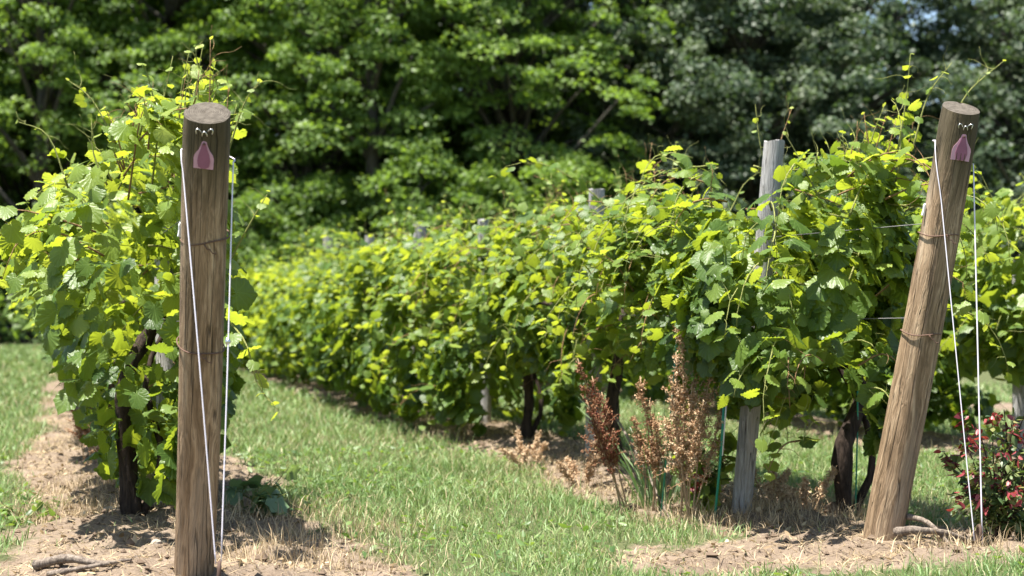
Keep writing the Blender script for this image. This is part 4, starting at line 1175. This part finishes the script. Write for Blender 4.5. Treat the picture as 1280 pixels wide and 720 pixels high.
def put_tree(key, label, px, d, rz, sc=1.0, group='trees of the wood edge', name='maple_tree'):
    p = at(px, 385, d); root = empty(name, (p[0], p[1], gz1(p[0], p[1]))); root.rotation_euler = (0, 0, rz); root.scale = (sc, sc, sc)
    tag(root, label, 'tree', group)
    tm, cm = TREES[key]
    link(bpy.data.objects.new('trunk', tm), root); c = link(bpy.data.objects.new('crown', cm), root); c['kind'] = 'stuff'
put_tree('maple_c', 'shaded maple with bare lower trunk behind the vine with the iron ring post', 20, 48, 1.0)
put_tree('maple_a', 'tall green maple in tiers above the end post with the iron ring', 200, 46, 2.2)
put_tree('maple_b', 'dense green maple beside the sharp trunk gap in the wood edge', 380, 45, .3)
put_tree('maple_c', 'grey-green maple with visible dark trunk between two brighter maples', 475, 49, 3.9)
put_tree('maple_a', 'bright tiered maple next to the dark oaks', 640, 45, 5.0)
put_tree('sapling', 'bright yellow-green maple sapling under the grey-green maple', 530, 41.5, .8)
put_tree('sapling', 'small bright maple sapling under the tiered maple beside the oaks', 610, 41.8, 2.9, .9)
put_tree('bare', 'slim grey-green tree with a tall bare trunk before the dense maples', 471, 43.2, .4, name='forest_tree')
put_tree('bare', 'slim tree with a pale bare trunk beside the shaded maple', 36, 44.5, 2.4, .9, name='forest_tree')
for px, d_t, rz, sc, lab in ((315, 41.5, 1.1, .75, 'low bright maple bush behind the far end of the centre row'), (405, 42, 4.0, .85, 'bright maple bush under the dense green maple'), (715, 42, 5.2, .95, 'bright maple bush under the first dark oak')):
    put_tree('sapling', lab, px, d_t, rz, sc, name='maple_bush')
for px, d, rz, k, lab in ((800, 47, .5, 'oak_a', 'dark blue-green oak nearest to the bright tiered maple'), (930, 45.5, 2.6, 'oak_b', 'dark round oak behind the tall grey line post'), (1055, 46.5, 4.4, 'oak_a', 'broad dark oak behind the leaning end post'), (1285, 45.5, 1.5, 'oak_b', 'dark oak above the red-leaved bush'), (1400, 46, 3.3, 'oak_a', 'dark oak standing past the row behind the red-leaved bush'), (-130, 46, 2.0, 'maple_b', 'green maple standing past the shaded bare-trunked maple')):
    put_tree(k, lab, px, d, rz, name='oak_tree' if 'oak' in k else 'maple_tree')
behind = ['the green maple past the bare-trunked maple', 'the shaded bare-trunked maple', 'the gap before the tall tiered maple', 'the tall tiered maple by the iron ring post', 'the dense green maple', 'the saplings', 'the bright tiered maple', 'the oak next to the tiered maple', 'the oak over the grey line post', 'the oak above the red-leaved bush', 'the last dark oak']
for i, px in enumerate((-180, -40, 110, 270, 420, 580, 730, 860, 965, 1370, 1500)):
    put_tree('tall', 'tall shaded forest tree standing behind ' + behind[i], px, 54 + (i % 3) * 1.5, i * 1.7, name='forest_tree', group='trees of the second rank')

def far_wood():
    n = 26000; a = rng.uniform(-700, 2000, n); P = []
    d = rng.uniform(60, 72, n); z = rng.beta(1.3, 1.1, n) * 13.5
    p = CAMP + d[:, None] * (FWD * np.array([1, 1, 0]) + RGT * ((a - 640) / FPX)[:, None]); top = 11.5 + 5 * vnoise(p[:, :2], .14, 91)
    hole = np.exp(-((a - 1185) / 60) ** 2)
    p[:, 2] = z * top / 13.5 * (1 - .4 * hole)
    k = (vnoise(p, .55, 95) > .30); p = p[k]; n = len(p); N = rng.normal(0, .6, (n, 3)) + np.array([0, -.3, .8])
    o = scatter('far_wood', LEAF_MAPLE, p, frames(N, rng.normal(0, 1, (n, 3))), rng.uniform(.5, 1.1, n), rng.uniform(.1, .7, n), M['oak_leaf'], uv=False)
    tag(o, 'dense mass of wood filling the gaps behind the trees', 'wood'); o['kind'] = 'stuff'
far_wood()
# low undergrowth along the edge of the wood
def undergrowth():
    n = 14000; a = rng.uniform(-500, 1800, n); d = rng.uniform(42, 50, n); p = CAMP + d[:, None] * (FWD * np.array([1, 1, 0]) + RGT * ((a - 640) / FPX)[:, None])
    top = .5 + 2.0 * vnoise(p[:, :2], .35, 97); p[:, 2] = rng.random(n) ** .7 * top; N = rng.normal(0, .5, (n, 3)) + np.array([0, -.3, .8])
    o = scatter('undergrowth', LEAF_MAPLE, p, frames(N, rng.normal(0, 1, (n, 3))), rng.uniform(.15, .3, n), rng.uniform(0, .6, n), M['maple_leaf'], uv=False)
    tag(o, 'low leafy undergrowth along the foot of the wood', 'undergrowth'); o['kind'] = 'stuff'
undergrowth()
print('tris', sum(len(m.loop_triangles) if m.loop_triangles else len(m.polygons) for m in bpy.data.meshes), 'objects', len(bpy.data.objects))
